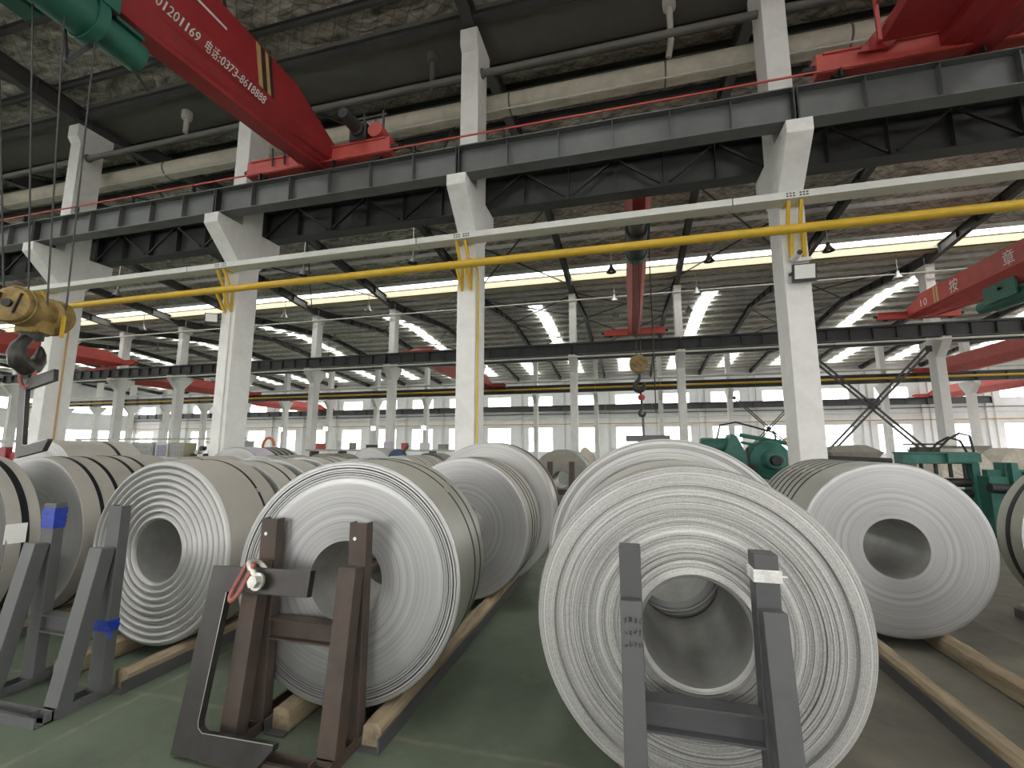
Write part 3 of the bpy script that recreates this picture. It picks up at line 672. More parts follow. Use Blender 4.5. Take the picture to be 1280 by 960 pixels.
for p_, q_, w_ in (((HX+.02, HB+.44, 6.83), (HX-.02, HB+.22, 6.36), .05), ((HX-.1, HB+.2, 6.82), (HX-.02, HB+.22, 6.36), .03), ((HX-.02, HB+.9, 6.92), (HX, HB+1.15, 6.74), .025)):
    ob('limit_lever', MB().bar(p_, q_, .03, w_), 'plate', h1)
for dx, dy, ty in ((-.12, -.22, -.42), (-.10, -.02, -.12), (.08, .05, .08), (.10, .22, .40)):
    ob('wire_rope', MB().tube([(HX+dx, HB+ty, 6.9), (HX+dx, HY+dy, 3.30)], .009, 6), 'rope', h1, True)
# hook block: two drum-shaped sheave housings around a cast body
bx = Matrix.Rotation(R_(114), 3, 'Z')
hb = thing('hook_block', 'worn yellow hook block with two sheave drums and black hook, far left', 'hook block', (HX, HY, 2.6), bx)
def drum(sg): return MB().lathe([(0, sg*.34), (.15, sg*.34), (.185, sg*.32), (.20, sg*.26), (.205, sg*.12), (.17, sg*.09), (0, sg*.09)], 30, (0, 0, .62), 'X')
for sg in (-1, 1):
    dr = ob('sheave_drum', drum(sg), 'ochre', hb, True, local=True)
    ob('drum_rim', MB().lathe([(.205, sg*.275), (.215, sg*.27), (.215, sg*.24), (.205, sg*.235)], 30, (0, 0, .62), 'X', True), 'ochre', dr, True, local=True)
    for y in (-.095, .0, .095):
        hh = .11 if y else .055
        if y: ob('drum_slot', MB().bar((sg*.343, y-.03, .62+hh), (sg*.343, y+.03, .62-hh), .008, .05, (1,0,0)), 'black', dr, local=True)
    ob('axle_nut', MB().lathe([(0, sg*.34), (.045, sg*.34), (.045, sg*.37), (0, sg*.37)], 14, (0, 0, .62), 'X'), 'black', dr, True, local=True)
ob('body', MB().lathe([(0, -.11), (.145, -.11), (.145, .11), (0, .11)], 24, (0, 0, .60), 'X').box(-.13, .13, -.09, .09, .36, .56), 'ochre', hb, True, local=True, bevel=.02)
ob('cheek_plate', MB().box(-.12, .12, -.12, -.09, .38, .66), 'ochre', hb, local=True)
ob('guard_strap', MB().box(.10, .125, -.22, -.19, .36, .62), 'yellow', hb, local=True)
pth, rad = hook_path((0, 0, .17), 1.02, (1, 0))
ob('hook', MB().tube(pth, rad, 14), 'hooksteel', hb, True, local=True)
ob('swivel_nut', MB().lathe([(0, .30), (.10, .30), (.10, .38), (0, .38)], 16, (0, 0, 0), 'Z'), 'plate', hb, True, local=True)

def chook_poly():
    # plane (x, z): spine on the left, arms to the right; z=0 underside of the lower arm
    return [(0,0),(.60,0),(.70,.11),(.70,.135),(.20,.13),(.165,.15),(.155,.18),(.155,.86),(.76,.86),(.76,1.01),(0,1.01)]
def chook(name_label, loc, rot, scale=1.0, group=None):
    t = thing('lifting_c_hook', name_label, 'lifting hook', loc, rot, group)
    p = [(a*scale, b*scale) for a, b in chook_poly()]
    ob('hook_plate', MB().prism(p, -.022, .022, 'Y'), 'hooksteel', t, local=True, bevel=.003)
    e = MB(); inner = [p[i] for i in (3, 4, 5, 6, 7)]
    for a, b in zip(inner[:-1], inner[1:]):
        d = Vector((b[0]-a[0], b[1]-a[1])).normalized(); n = Vector((-d.y, d.x))*-.0015
        e.add([(a[0]+n.x, -.0225, a[1]+n.y), (b[0]+n.x, -.0225, b[1]+n.y), (b[0]-n.x*2, -.0225, b[1]-n.y*2), (a[0]-n.x*2, -.0225, a[1]-n.y*2)], [(0,1,2,3)])
        e.add([(a[0]-n.x, -.021, a[1]-n.y), (b[0]-n.x, -.021, b[1]-n.y), (b[0]-n.x, .021, b[1]-n.y), (a[0]-n.x, .021, a[1]-n.y)], [(0,1,2,3)])
    ob('cut_edge', e, 'cutedge', t, local=True)
    return t
def shackle(t, c, d1, d2, s=1.0):
    """two linked bow shackles at c: galvanised one through the plate, reddish one hanging"""
    c = Vector(c)
    def bow(a, b, w, r):  # U from a +-w to b
        a, b, w = Vector(a), Vector(b), Vector(w)
        pts = [a+w]; ax = b-a
        for i in range(9):
            th = math.pi*i/8; pts.append(a+ax*(.62+.38*math.sin(th))+w*1.15*math.cos(th))
        return pts+[a-w]
    g = ob('shackle', MB().tube(bow(c, c+Vector(d1)*s, Vector((0, .045*s, 0)), 0), .017*s, 10), 'galv', t, True, local=True)
    ob('shackle_pin', MB().tube([c+Vector((0, -.085*s, 0)), c+Vector((0, .085*s, 0))], .019*s, 12).lathe([(0,-.015), (.036*s,-.015), (.036*s,.015), (0,.015)], 6, c+Vector((0,-.085*s,0))).lathe([(0,-.008), (.05*s,-.008), (.05*s,.008), (0,.008)], 18, c+Vector((0,-.06*s,0))), 'galv', g, True, local=True)
    q = c+Vector(d1)*s*.85+Vector((0,-.03*s,0)); e = q+Vector(d2)*s
    wv = Vector((.035*s, -.01, 0))
    ob('link', MB().tube(bow(q, e, wv, 0)+[q+wv], .014*s, 8), 'redsteel', t, True, local=True)
# C-hook hanging from the crane hook, arms tipped upward
rot_h = Matrix.Rotation(R_(-6), 3, 'Z') @ Matrix.Rotation(R_(-9), 3, 'Y')
ch1 = chook('dark steel C-shaped lifting hook hanging from the crane at the far left', (-6.52, 3.50, 1.58), rot_h, .86)
tag(ob('lifting_link', MB().tube([(-6.50+.06*math.cos(q*math.pi/8), 3.47+.03*math.cos(q*math.pi/8), 2.51+.15*math.sin(q*math.pi/8)) for q in range(17)], .02, 8), 'redsteel', None, True), 'red chain link between the crane hook and the hanging C-shaped hook', 'chain link')

# second-bay hoists
h2 = thing('electric_hoist', 'green electric hoist under the crane seen end on in the second bay', 'hoist', (.32, 12.2, 7.0), group='hoists in the second bay')
ob('drum_casing', cyl(.26, -.9, .5, (.32, 12.0, 7.10), 24), 'plate', h2, True)
ob('gear_casing', cyl(.30, .4, .66, (.32, 12.0, 7.10), 24), 'green', h2, True)
ob('motor_casing', cyl(.20, -1.4, -.9, (.32, 12.0, 7.10), 24), 'brown', h2, True)
ob('trolley_frame', MB().box(.04, .10, 11.4, 12.5, 7.2, 7.72).box(.60, .66, 11.4, 12.5, 7.2, 7.72), 'green', h2)
for dx in (-.08, .08): ob('wire_rope', MB().tube([(.30+dx, 12.3, 6.9), (.28+dx*.7, 12.4, 4.05)], .010, 6), 'rope', h2, True)
ob('pendant_cable', MB().tube([(.66, 12.3, 7.1), (.66, 12.3, 5.0), (.66, 12.3, 2.6)], .014, 6), 'rubber', h2, True)
hb2 = thing('hook_block', 'round yellow hook block with black slots hanging in the second bay', 'hook block', (.27, 12.4, 3.2))
ob('sheave_drum', MB().lathe([(0, -.11), (.21, -.11), (.24, -.08), (.24, .08), (.21, .11), (0, .11)], 28, (.27, 12.4, 3.92)), 'ochre', hb2, True)
for q in (-.115, 0, .115): ob('drum_slot', MB().bar((.27+q-.07, 12.285, 3.92+.07+q*.5), (.27+q+.07, 12.285, 3.92-.07+q*.5), .010, .055, (0,1,0)), 'black', hb2)
pth, rad = hook_path((.28, 12.4, 3.36), .85)
ob('hook', MB().tube(pth, rad, 12), 'plate', hb2, True)
ob('red_ball', MB().lathe([(0, -.08), (.07, -.07), (.10, 0), (.07, .07), (0, .08)], 16, (.31, 12.4, 3.02), 'Z'), 'red2', hb2, True)
ob('chain', MB().tube([(.28, 12.4, 3.2), (.31, 12.4, 3.0), (.31, 12.4, 2.75)], .03, 8), 'plate', hb2, True)
pth, rad = hook_path((.32, 12.4, 2.62), .5)
ob('lower_hook', MB().tube(pth, rad, 10), 'plate', hb2, True)
tag(ob('spreader_beam', MB().box(-.12, .98, 12.3, 12.55, 1.86, 2.02).box(.30, .36, 12.38, 12.44, 2.02, 2.5), 'dark'), 'dark grey lifting beam hanging below the second-bay hook', 'lifting beam')
h3 = thing('electric_hoist', 'dark green electric hoist on the right crane near the frame edge', 'hoist', (14.0, 20.0, 7.0), group='hoists in the second bay')
ob('drum_casing', cyl(.33, -.9, .9, (13.75, 20.0, 7.2), 20), 'green', h3, True); ob('motor_casing', cyl(.25, .9, 1.6, (13.75, 20.0, 7.2), 20), 'green', h3, True)
ob('trolley_frame', MB().box(13.3, 13.38, 19.3, 20.8, 7.1, 7.75).box(14.3, 14.38, 19.3, 20.8, 7.1, 7.75).box(13.3, 14.38, 19.9, 20.1, 7.45, 7.55), 'green', h3)

# ------------------------------------------------------------------ pendant lamps and floodlights
shade = MB().lathe([(.05, .26), (.07, .24), (.09, .12), (.23, -.10), (.24, -.13), (.225, -.13), (.08, .10), (.03, .22)], 18, (0,0,0), 'Z')
sm1, sm2 = shade.mesh('lamp_shade', M['lampshade'], True), shade.mesh('lamp_shade', M['darkshade'], True)
bulb = MB().lathe([(0, -.12), (.06, -.1), (.08, -.03), (.05, .06), (0, .08)], 10, (0,0,0), 'Z').mesh('bulb', M['paper'], True)
LP = [(-.63,21.4,'left of the middle crane girder, upper'),(3.72,21.2,'right of the middle crane girder, upper'),(-.64,25.9,'left of the middle crane girder, middle'),(-.65,29.2,'left of the middle crane girder, lowest'),(3.8,25.8,'right of the middle crane girder, middle'),(3.77,29.1,'right of the middle crane girder, lowest'),
      (-9.4,18.0,'just left of the middle column under the tray'),(-21.6,24.0,'beyond the second near column, upper'),(-22.1,29.9,'beyond the second near column, lower'),(-15.3,18.0,'under the tray right of the second near column'),(-15.5,24.1,'between two second-row columns left of the middle column'),
      (-27.5,18.0,'high between the two left near columns'),(-33.7,24.0,'above the far red crane at the left'),(-45.8,29.8,'farthest left, lower'),(-40.0,29.9,'left beside a second-row column, lower'),(8.5,21.3,'just right of the floodlight column'),(13.2,25.8,'by the crossed braces at the right')]
for x, y, w in LP:
    t = thing('pendant_lamp', 'bell-shaped hanging factory lamp '+w, 'lamp', (x, y, 10.0), group='bell-shaped pendant lamps')
    put('lamp_shade', sm2 if y < 22 else sm1, t, (x, y, 10.2)); ob('lamp_rod', MB().tube([(x, y, 10.44), (x, y, zroof(y, YA, YB)-.0 if y < YB else zroof(y, YB, YC))], .015, 6), 'pvc', t, True); put('bulb', bulb, t, (x, y, 10.2))
def flood(label, c, yaw, s=.30, on=False):
    t = thing('floodlight', label, 'floodlight', c, rz(yaw) @ Matrix.Rotation(R_(10), 3, 'X'))
    ob('housing', MB().box(-s/2, s/2, -.03, .03, -s*.42, s*.42).box(-s*.4, s*.4, .03, .07, -s*.3, s*.3), 'plate', t, local=True, bevel=.008)
    ob('lens', MB().box(-s*.42, s*.42, -.036, -.03, -s*.28, s*.36), 'lamp_on' if on else 'paper', t, local=True)
    ob('bracket', MB().box(-s/2-.02, -s/2, -.02, .12, -.02, .02).box(s/2, s/2+.02, -.02, .12, -.02, .02).box(-s/2-.02, s/2+.02, .10, .12, -.02, .02), 'plate', t, local=True)
flood('square floodlight on the right column below the yellow pipe', (2.90, 8.23, 4.60), 0, .36)
flood('small tilted floodlight on the second near column', (-9.42, 8.20, 4.70), R_(35), .28)
for x, w in ((-39.15, 'farthest left'), (-33.15, 'second from left'), (-27.15, 'third from left'), (-21.15, 'nearest the middle column')):
    flood('lit floodlight on a distant third-row column, '+w, (x, 44.2, 3.75), 0, .55, True)
cm = thing('security_camera', 'white bullet security camera above the square floodlight', 'camera', (2.85, 8.25, 4.85))
ob('camera_body', MB().lathe([(0, -.16), (.05, -.16), (.055, -.14), (.055, .14), (0, .14)], 16, (2.78, 8.16, 4.87)), 'paper', cm, True)
ob('camera_lens', MB().lathe([(0, -.172), (.042, -.172), (.042, -.158), (0, -.158)], 14, (2.78, 8.16, 4.87)), 'black', cm, True)
ob('camera_mount', MB().box(2.80, 3.06, 8.30, 8.375, 4.84, 4.90), 'paper', cm)

# ------------------------------------------------------------------ crossed braces
def xbrace(label, y, x0, x1, z0, z1, w=.10):
    t = thing('cross_brace', label, 'brace', ((x0+x1)/2, y, z0), group='crossed column braces')
    for a, b in (((x0, z1), (x1, z0)), ((x0, z0), (x1, z1))):
        d = Vector((b[0]-a[0], 0, b[1]-a[1])).normalized(); n = Vector((-d.z, 0, d.x))*w
        for s in (-1, 1):
            ob('brace_angle', MB().bar((a[0]+n.x*s, y, a[1]+n.z*s), (b[0]+n.x*s, y, b[1]+n.z*s), .085, .085), 'rafter', t)
        for i in range(1, 12):
            c = Vector((a[0], y, a[1])).lerp(Vector((b[0], y, b[1])), i/12)
            ob('batten', MB().bar(c-n, c+n, .08, .02, d), 'rafter', t)
    ob('gusset', MB().box((x0+x1)/2-.13, (x0+x1)/2+.13, y-.04, y+.04, (z0+z1)/2-.13, (z0+z1)/2+.13), 'rafter', t)
    for xx, sg in ((x0, -1), (x1, 1)):
        for zz in (z0, z1): ob('corner_plate', MB().box(min(xx-sg*.1, xx+sg*.172), max(xx-sg*.1, xx+sg*.172), y-.012, y+.012, zz-.15, zz+.15), 'rafter', t)
xbrace('dark crossed steel brace between two second-row columns at the right', 26.6, 9.22, 14.48, .9, 6.6)
xbrace('dark crossed steel brace in the third row, left of the floodlight column', 44.6, 9.22, 14.48, .6, 6.2, .08)

# ------------------------------------------------------------------ steel coils
BASE = .10
def ring_profile(kind, R, r, rnd):
    """face profile from bore edge to rim as (radius, y): y<0 stands proud towards the viewer"""
    out = []
    if kind == 'ridged':
        n = 9; m = 8
        for i in range(n):
            a, b = r+(R-r)*i/n, r+(R-r)*(i+1)/n
            for j in range(m):
                t = j/m; out.append((a+(b-a)*t, -.026*math.sin(math.pi*t)**.7*(1 if t < .6 else 1)-.004*math.sin(2*math.pi*t)+.018*(i/n-.5)**2))
        out.append((R, 0.0))
    elif kind == 'coarse':
        x = r; y = -.045
        while x < R-.012:
            w = rnd.choice((.004, .006, .006, .01, .012, .018)); 
            fr = (x-r)/(R-r); base = -.045*max(0, 1-fr*2.2) + (.05*max(0, fr-.86)/.14)
            y = base+rnd.choice((-.012, -.006, -.004, 0, .002, .004, .008))*(1.0 if fr < .9 else .5)
            out.append((x, y)); x2 = min(R-.01, x+w*.92); out.append((x2, y+rnd.uniform(-.001, .001))); x = min(R-.0099, x+w)
        out += [(R-.008, out[-1][1]+.004), (R, .06)]
    elif kind == 'loose':
        x = r; 
        while x < R*.835:
            out.append((x, rnd.uniform(-.0002, .0002))); x += rnd.uniform(.012, .03)
        x = R*.84
        for w, g in ((.013, .0025), (.014, .003), (.009, .006), (.008, .003), (.012, .008), (.012, .003)):
            y = rnd.uniform(-.004, .004); out += [(x, y), (x+w, y), (x+w+.0005, .10), (x+w+g, .10)]; x += w+g+.0005
        out += [(x, 0), (min(x+.012, R-.006), .0), (R-.004, .002), (R, .006)]
    else:
        x = r; stp = {'smooth': (.008, .02), 'tier': (.006, .022), 'back': (.03, .06)}[kind]; amp = {'smooth': .0002, 'tier': .012, 'back': .003}[kind]
        while x < R-.02:
            y = rnd.uniform(-amp, amp); out.append((x, y)); nx = x+rnd.uniform(*stp)
            if kind == 'tier': out.append((min(nx-.001, R-.02), y))
            x = nx
        out += [(R-.008, 0), (R, .005)]
    return out
def coil(label, X, Y, R, W, kind='smooth', yaw=0.0, straps=(), face='coilM', wrap='wrap', r=.252, seg=112, seed=1, base=BASE, group='wound sheet coils', sw=.022, sealat=None, strapm='strap'):
    rnd = random.Random(seed)
    t = thing('steel_coil', label, 'steel coil', (X, Y, base), rz(yaw), group)
    fp = ring_profile(kind, R, r, rnd)
    y0 = fp[0][1]
    fb = [(R-.004, W), (R*.6, W+.003), (r, W)]
    ob('wound_face', MB().lathe(fp, seg).lathe(fb, seg) if False else _open_lathe(fp, seg), face, t, True, (0,0,R), local=True)
    ob('wound_back', _open_lathe([(R, W-.004), (R-.004, W), (R*.75, W+.002), (R*.5, W-.002), (r, W)], seg), face, t, True, (0,0,R), local=True)
    ob('outer_wrap', _open_lathe([(R, fp[-1][1]), (R, W-.004)], seg), wrap, t, True, (0,0,R), local=True)
    ob('bore', _open_lathe([(r, W), (r, W*.5), (r, y0)], max(48, seg//2)), 'bore', t, True, (0,0,R), local=True)
    for i, s in enumerate(straps):
        st = ob('strap', MB().lathe([(R+.0006, s-sw/2), (R+.004, s-sw/2), (R+.004, s+sw/2), (R+.0006, s+sw/2)], seg, closed=True), strapm, t, True, (0,0,R), local=True)
        if sealat is not None:
            a = sealat+.06*((i*7) % 3-1); c = Vector((math.cos(a), 0, math.sin(a))); tg = Vector((-math.sin(a), 0, math.cos(a)))
            p = c*(R+.006)+Vector((0, s, 0))
            ob('seal', MB().bar(p-tg*.022, p+tg*.022, sw*1.25, .006, c), 'seal', st, False, local=True)
    return t
def _open_lathe(prof, n):
    b = MB(); vs = []
    for r, y in prof: vs += [(r*math.cos(2*math.pi*k/n), y, r*math.sin(2*math.pi*k/n)) for k in range(n)]
    fs = [(i*n+k, (i+1)*n+k, (i+1)*n+(k+1) % n, i*n+(k+1) % n) for i in range(len(prof)-1) for k in range(n)]
    return b.add(vs, fs)

A_ = math.pi
cF = coil('large front coil with coarse rough edges behind the slate-grey stand', .26, 2.40, .758, .88, 'coarse', 0, (), 'coilF', 'wrap', .250, 176, 3)
ob('core_sleeve', _open_lathe([(.256, -.048), (.256, .30), (.240, .30), (.240, -.030), (.256, -.048)], 96), 'bore', cF, True, (0,0,.758), local=True)
ob('inner_tail', _open_lathe([(.290, -.052), (.262, -.066), (.262, -.02), (.288, -.02), (.290, -.052)], 96), 'coilF', cF, True, (0,0,.758), local=True)
coil('taller stepped coil standing directly behind the rough front coil', .23, 3.36, .831, .55, 'tier', 0, (), 'coilT', 'wrap', .252, 128, 5)
coil('bright round coil with dark loose outer wraps behind the brown stand', -1.80, 2.68, .755, .74, 'loose', .12, (.42, .60), 'coilM', 'wrapM', .246, 160, 11, sealat=.85)
coil('smaller pale coil in the row behind the brown-stand coil', -1.80, 4.76, .743, .60, 'smooth', 0, (.18, .30, .42), 'coilM', 'wrap', .252, 112, 13)
coil('larger coil with a brown edge at the back of the brown-stand row', -1.72, 5.42, .831, .40, 'smooth', 0, (.30,), 'coilB', 'wrap', .252, 112, 15, sw=.12, strapm='brown')
coil('coil with deep wavy ridges on its face behind the light grey stand', -3.86, 3.08, .741, .58, 'ridged', 0, (.40,), 'coilL', 'wrap', .252, 144, 17, sealat=.75)
coil('narrow strapped coil just behind the wavy ridged coil', -3.86, 3.78, .730, .34, 'back', 0, (.20,), 'coilB', 'wrap', .252, 96, 19, sealat=.8)
coil('plain dark-faced coil third behind the wavy ridged coil', -3.86, 4.25, .735, .30, 'back', 0, (), 'coilB', 'wrap', .252, 96, 21)
coil('coil with two straps, fourth behind the wavy ridged coil', -3.86, 4.68, .742, .62, 'back', 0, (.25, .40), 'coilB', 'wrap', .252, 96, 23)
coil('coil at the end of the ridged-coil row, under the distant tarp', -3.80, 5.75, .720, .9, 'back', 0, (.3, .5), 'coilB', 'wrap', .252, 80, 24)
coil('smooth wide coil with seven dark straps at the right', 2.20, 4.80, .735, 1.42, 'smooth', .02, [.45+.145*i for i in range(7)], 'coilR', 'wrapM', .252, 144, 25, sw=.03, sealat=2.1)
coil('coil cut off by the right edge with one cross strap', 4.12, 5.22, .760, .30, 'smooth', 0, (.16,), 'coilM', 'wrapM', .252, 112, 27, sw=.05)
lm = coil('narrow dark-faced coil cut off by the left edge, with a paper tag', -5.78, 2.70, .760, .24, 'back', 0, (.13,), 'coilD', 'wrap', .252, 112, 29, sw=.05)
tag(ob('paper_tag', MB().box(-.065, .065, -.001, .001, -.08, .08), 'paper', None, False, (-5.012, 2.755, .985), Matrix.Rotation(R_(74), 3, 'Z')), 'white paper tag stuck on the leftmost narrow coil', 'paper tag')
coil('coil with four wide black straps behind the tagged coil at the left', -5.75, 3.24, .752, 1.1, 'smooth', 0, (.17, .34, .58, .74), 'coilB', 'wrap', .252, 128, 31, sw=.035)
coil('grey coil behind the four-strap coil at the left', -5.75, 4.55, .740, .9, 'back', 0, (.3,), 'coilB', 'wrap', .252, 96, 33)
coil('coil with a lilac film patch near the second column', -7.30, 7.1, .80, 1.15, 'back', 0, (.55, .70, .85, 1.0), 'coilB', 'wrapM', .252, 96, 35, sw=.09)
coil('high pale coil in front of the left column with one black strap', -9.75, 5.55, .86, 1.2, 'back', 0, (.8,), 'coilB', 'wrap', .252, 96, 37, sw=.06)
coil('low grey coil beside the lilac-filmed coil', -5.70, 6.0, .735, .9, 'back', 0, (.3, .5), 'coilB', 'wrapM', .252, 80, 39)
coil('pale coil standing alone in the middle distance left of the central column', -8.2, 13.2, .80, 1.2, 'smooth', 0, (.5,), 'coilM', 'wrap', .252, 80, 41)
coil('strapped coil in front of the pale lone coil', -4.4, 8.0, .72, 1.3, 'back', 0, (.35, .7, .9), 'coilB', 'wrap', .252, 80, 43)
coil('dull grey wrapped coil with teal film in the aisle gap', -1.80, 12.0, .775, .9, 'back', 0, (.3,), 'tarp', 'tarp', .22, 96, 45, sw=.22, strapm='teal')
coil('dark tarp-covered coil just left of the middle column', -5.75, 12.4, .72, .8, 'back', 0, (), 'coilD', 'tarp', .20, 80, 47)
coil('distant bright coil beside the dark blue reel', -8.3, 16.5, .62, .5, 'back', 0, (), 'coilM', 'wrap', .3, 64, 49, base=.002)
coil('distant coil behind the brown posts, right of the dark covered coil', -6.9, 16.2, .60, .5, 'back', 0, (), 'coilM', 'wrap', .3, 64, 51, base=.002)
coil('grey tarped coil under the orange hose at the left', -7.9, 10.4, .72, 1.1, 'back', 0, (.4,), 'tarp', 'tarp', .2, 80, 53)
tag(ob('film_sheet', MB().lathe([(.806, .02), (.809, .02), (.809, .5), (.806, .5)], 96, closed=True), 'pinkfilm', None, True, (-7.30, 7.1, .90)), 'lilac plastic film wrapped around the front of the coil by the second column', 'film')

# ------------------------------------------------------------------ timber skids
def skid(label, x, y0, y1, side, group='timber skids'):
    t = thing('timber_skid', label, 'skid', (x, (y0+y1)/2, 0), group=group)
    rnd = random.Random(int(x*100)); b = MB(); n = int((y1-y0)/.12); vs = []; fs = []
    for i in range(n+1):
        y = y0+(y1-y0)*i/n; j = lambda s=.006: rnd.uniform(-s, s)
        vs += [(x-.06+j(), y, .012), (x+.06+j(), y, .012), (x+.06+j(), y, .115+j()), (x+.03+j(), y, .138+j()), (x-.03+j(), y, .138+j()), (x-.06+j(), y, .118+j())]
    for i in range(n): fs += [(i*6+k, i*6+(k+1) % 6, (i+1)*6+(k+1) % 6, (i+1)*6+k) for k in range(6)]
    fs += [tuple(range(6)), tuple(n*6+k for k in range(5, -1, -1))]
    ob('timber', b.add(vs, fs), 'timber', t)
    xs = x+side*.068
    ob('steel_angle', MB().box(xs-.006, xs+.006, y0-.05, y1+.05, 0, .085).box(min(xs, xs-side*.13), max(xs, xs-side*.13), y0-.05, y1+.05, 0, .010), 'slatestand', t)
SP = .31
for cx, y0, y1, nm in ((.26, 2.05, 4.3, 'under the rough front coil'), (-1.80, 2.55, 6.3, 'under the brown-stand coil row'), (-3.86, 2.66, 6.6, 'under the wavy ridged coil row'), (2.20, 2.2, 6.6, 'under the seven-strap coil'), (-5.76, 2.5, 6.8, 'under the tagged coil row'), (4.12, 2.6, 6.0, 'under the coil at the right edge')):
    for s, w in ((-1, 'left'), (1, 'right')):
        skid('rough timber and steel skid %s, %s one' % (nm, w), cx+s*SP, y0, y1, s)
for cx, y0, y1 in ((-7.30, 6.9, 8.2), (-9.75, 5.4, 6.8), (-4.4, 7.9, 9.3), (-8.2, 13, 14.5), (-1.8, 11.8, 13), (-5.75, 12.2, 13.3), (-7.9, 10.2, 11.6)):
    for s in (-1, 1): skid('timber skid under the %s' % {-7.30: 'coil with the lilac film', -9.75: 'high pale coil by the left column', -4.4: 'strapped coil before the lone pale coil', -8.2: 'lone pale coil in the middle distance', -1.8: 'coil with teal film', -5.75: 'dark tarp-covered coil', -7.9: 'grey tarped coil'}[cx]+(', left one' if s < 0 else ', right one'), cx+s*SP, y0, y1, s)

# ------------------------------------------------------------------ stop stands
def chan(w, d, t=.010):  # channel section, web towards -b
    return [(-w/2,-d/2),(w/2,-d/2),(w/2,d/2),(w/2-t,d/2),(w/2-t,-d/2+t),(-w/2+t,-d/2+t),(-w/2+t,d/2),(-w/2,d/2)]
def stand(label, xl, xr, y, m, h=1.27, w=.115, zc=.62, zbr=1.03, run=.25, front=.34, back=.35, solid=False):
    t = thing('stop_stand', label, 'stand', ((xl+xr)/2, y, 0))
    up = (0, 1, 0)
    sc = chan(w, .07) if not solid else [(-w/2,-.05),(w/2,-.05),(w/2,.05),(-w/2,.05)]
    for x in (xl, xr):
        ob('upright', MB().sweep((x, y, .05), (x, y, h), [(-a, b) for a, b in sc], up), m, t, bevel=.003)
        p, q = Vector((x, y-.085, zbr)), Vector((x, y-.085-run, .055))
        b = MB().sweep(p, q, [(a*.96, -c) for a, c in ([(-w/2,-.045),(w/2,-.045),(w/2,.045),(-w/2,.045)])], up)
        ob('brace', b, m, t, bevel=.004)
        ob('base_channel', MB().sweep((x, y-front, .03), (x, y+back, .03), [(-.06,-.03),(.06,-.03),(.06,.03),(.05,.03),(.05,-.02),(-.05,-.02),(-.05,.03),(-.06,.03)]), m, t)
        ob('foot_weld', MB().box(x-.07, x+.07, y-.05, y+.05, .02, .055), m, t)
    ob('cross_beam', MB().sweep((xl+w/2, y, zc), (xr-w/2, y, zc), I_SEC(.09, .12, .010)), m, t)
    ob('front_channel', MB().sweep((xl-.06, y-front, .03), (xr+.06, y-front, .03), [(-.05,-.03),(.05,-.03),(.05,.03),(.04,.03),(.04,-.02),(-.04,-.02),(-.04,.03),(-.05,.03)]), m, t)
    return t
sB = stand('rust-brown stop stand in front of the bright coil with loose wraps', -2.275, -1.625, 2.56, 'brown', 1.245, .12, .585, 1.0, .11, .30)
for x in (-2.275, -1.625): ob('bolt_hole', MB().lathe([(0, -.001), (.011, -.001), (.011, .001), (0, .001)], 12, (x-.02, 2.524, 1.15)), 'paper', sB)
sG = stand('light grey stop stand with blue tape at the lower left', -4.28, -3.625, 2.57, 'greystand', 1.28, .125, .43, 1.0, .15, .34, .07)
for x, z, hgt in ((-4.28, 1.12, .10), (-3.625, .44, .05)):
    tp = MB()
    for i in range(4):
        zz = z+i*hgt/3; e = .003+.002*(i % 2)
        tp.box(x-.0625-e, x+.0625+e, 2.535-e-.001, 2.605+e, zz-hgt/4, zz+hgt/4)
    ob('blue_tape', tp, 'bluetape', sG)
ob('blue_tape_tail', MB().bar((-3.56, 2.53, .46), (-3.50, 2.52, .40), .02, .004).bar((-3.56, 2.53, .46), (-3.51, 2.5, .47), .02, .004), 'bluetape', sG)
sF = stand('slate-grey stop stand in front of the rough front coil', -.022, .520, 2.19, 'slatestand', 1.265, .092, .585, 1.06, .15, .36, .10, True)
ob('white_tape', MB().box(.520-.054, .520+.056, 2.132, 2.245, 1.155, 1.205).box(.520+.05, .520+.075, 2.13, 2.14, 1.178, 1.186), 'cleartape', sF, bevel=.006)
# raised weld-bead marks on the left upright (too rough to read)
wb = MB(); rn = random.Random(4)
for row in range(3):
    for i in range(4):
        x = -.052+i*.019; z = .985-.045*row
        for _ in range(3):
            a = (x+rn.uniform(0, .012), 2.0965, z+rn.uniform(0, .024)); b = (x+rn.uniform(0, .012), 2.0965, z+rn.uniform(0, .024))
            wb.bar(a, b, .004, .004, (0,1,0))
wbm = Matrix.Rotation(math.atan2(.24, 1.005), 3, 'X')
ob('weld_marks', MB().add([(v[0], 2.0455+(v[2]-1.0)*.149, v[2]) for v in wb.v], wb.f), 'plate', sF)
stand('small brown post stand before the teal-filmed coil in the aisle', -2.0, -1.45, 11.5, 'brown', 1.35, .13, .6, 1.0, .25)

# C-hook leaning on the brown stand, with shackles
rot_c = Matrix.Rotation(R_(-2.6), 3, 'Z') @ Matrix.Rotation(R_(-11.5), 3, 'X') @ Matrix.Rotation(R_(-2), 3, 'Y')
ch2 = chook('dark steel C-shaped lifting hook leaning on the brown stand', (-2.52, 2.215, .014), rot_c, .963)
shackle(ch2, (.40, 0, .90), (-.10, -.02, .11), (-.045, -.045, -.20), 1.0)

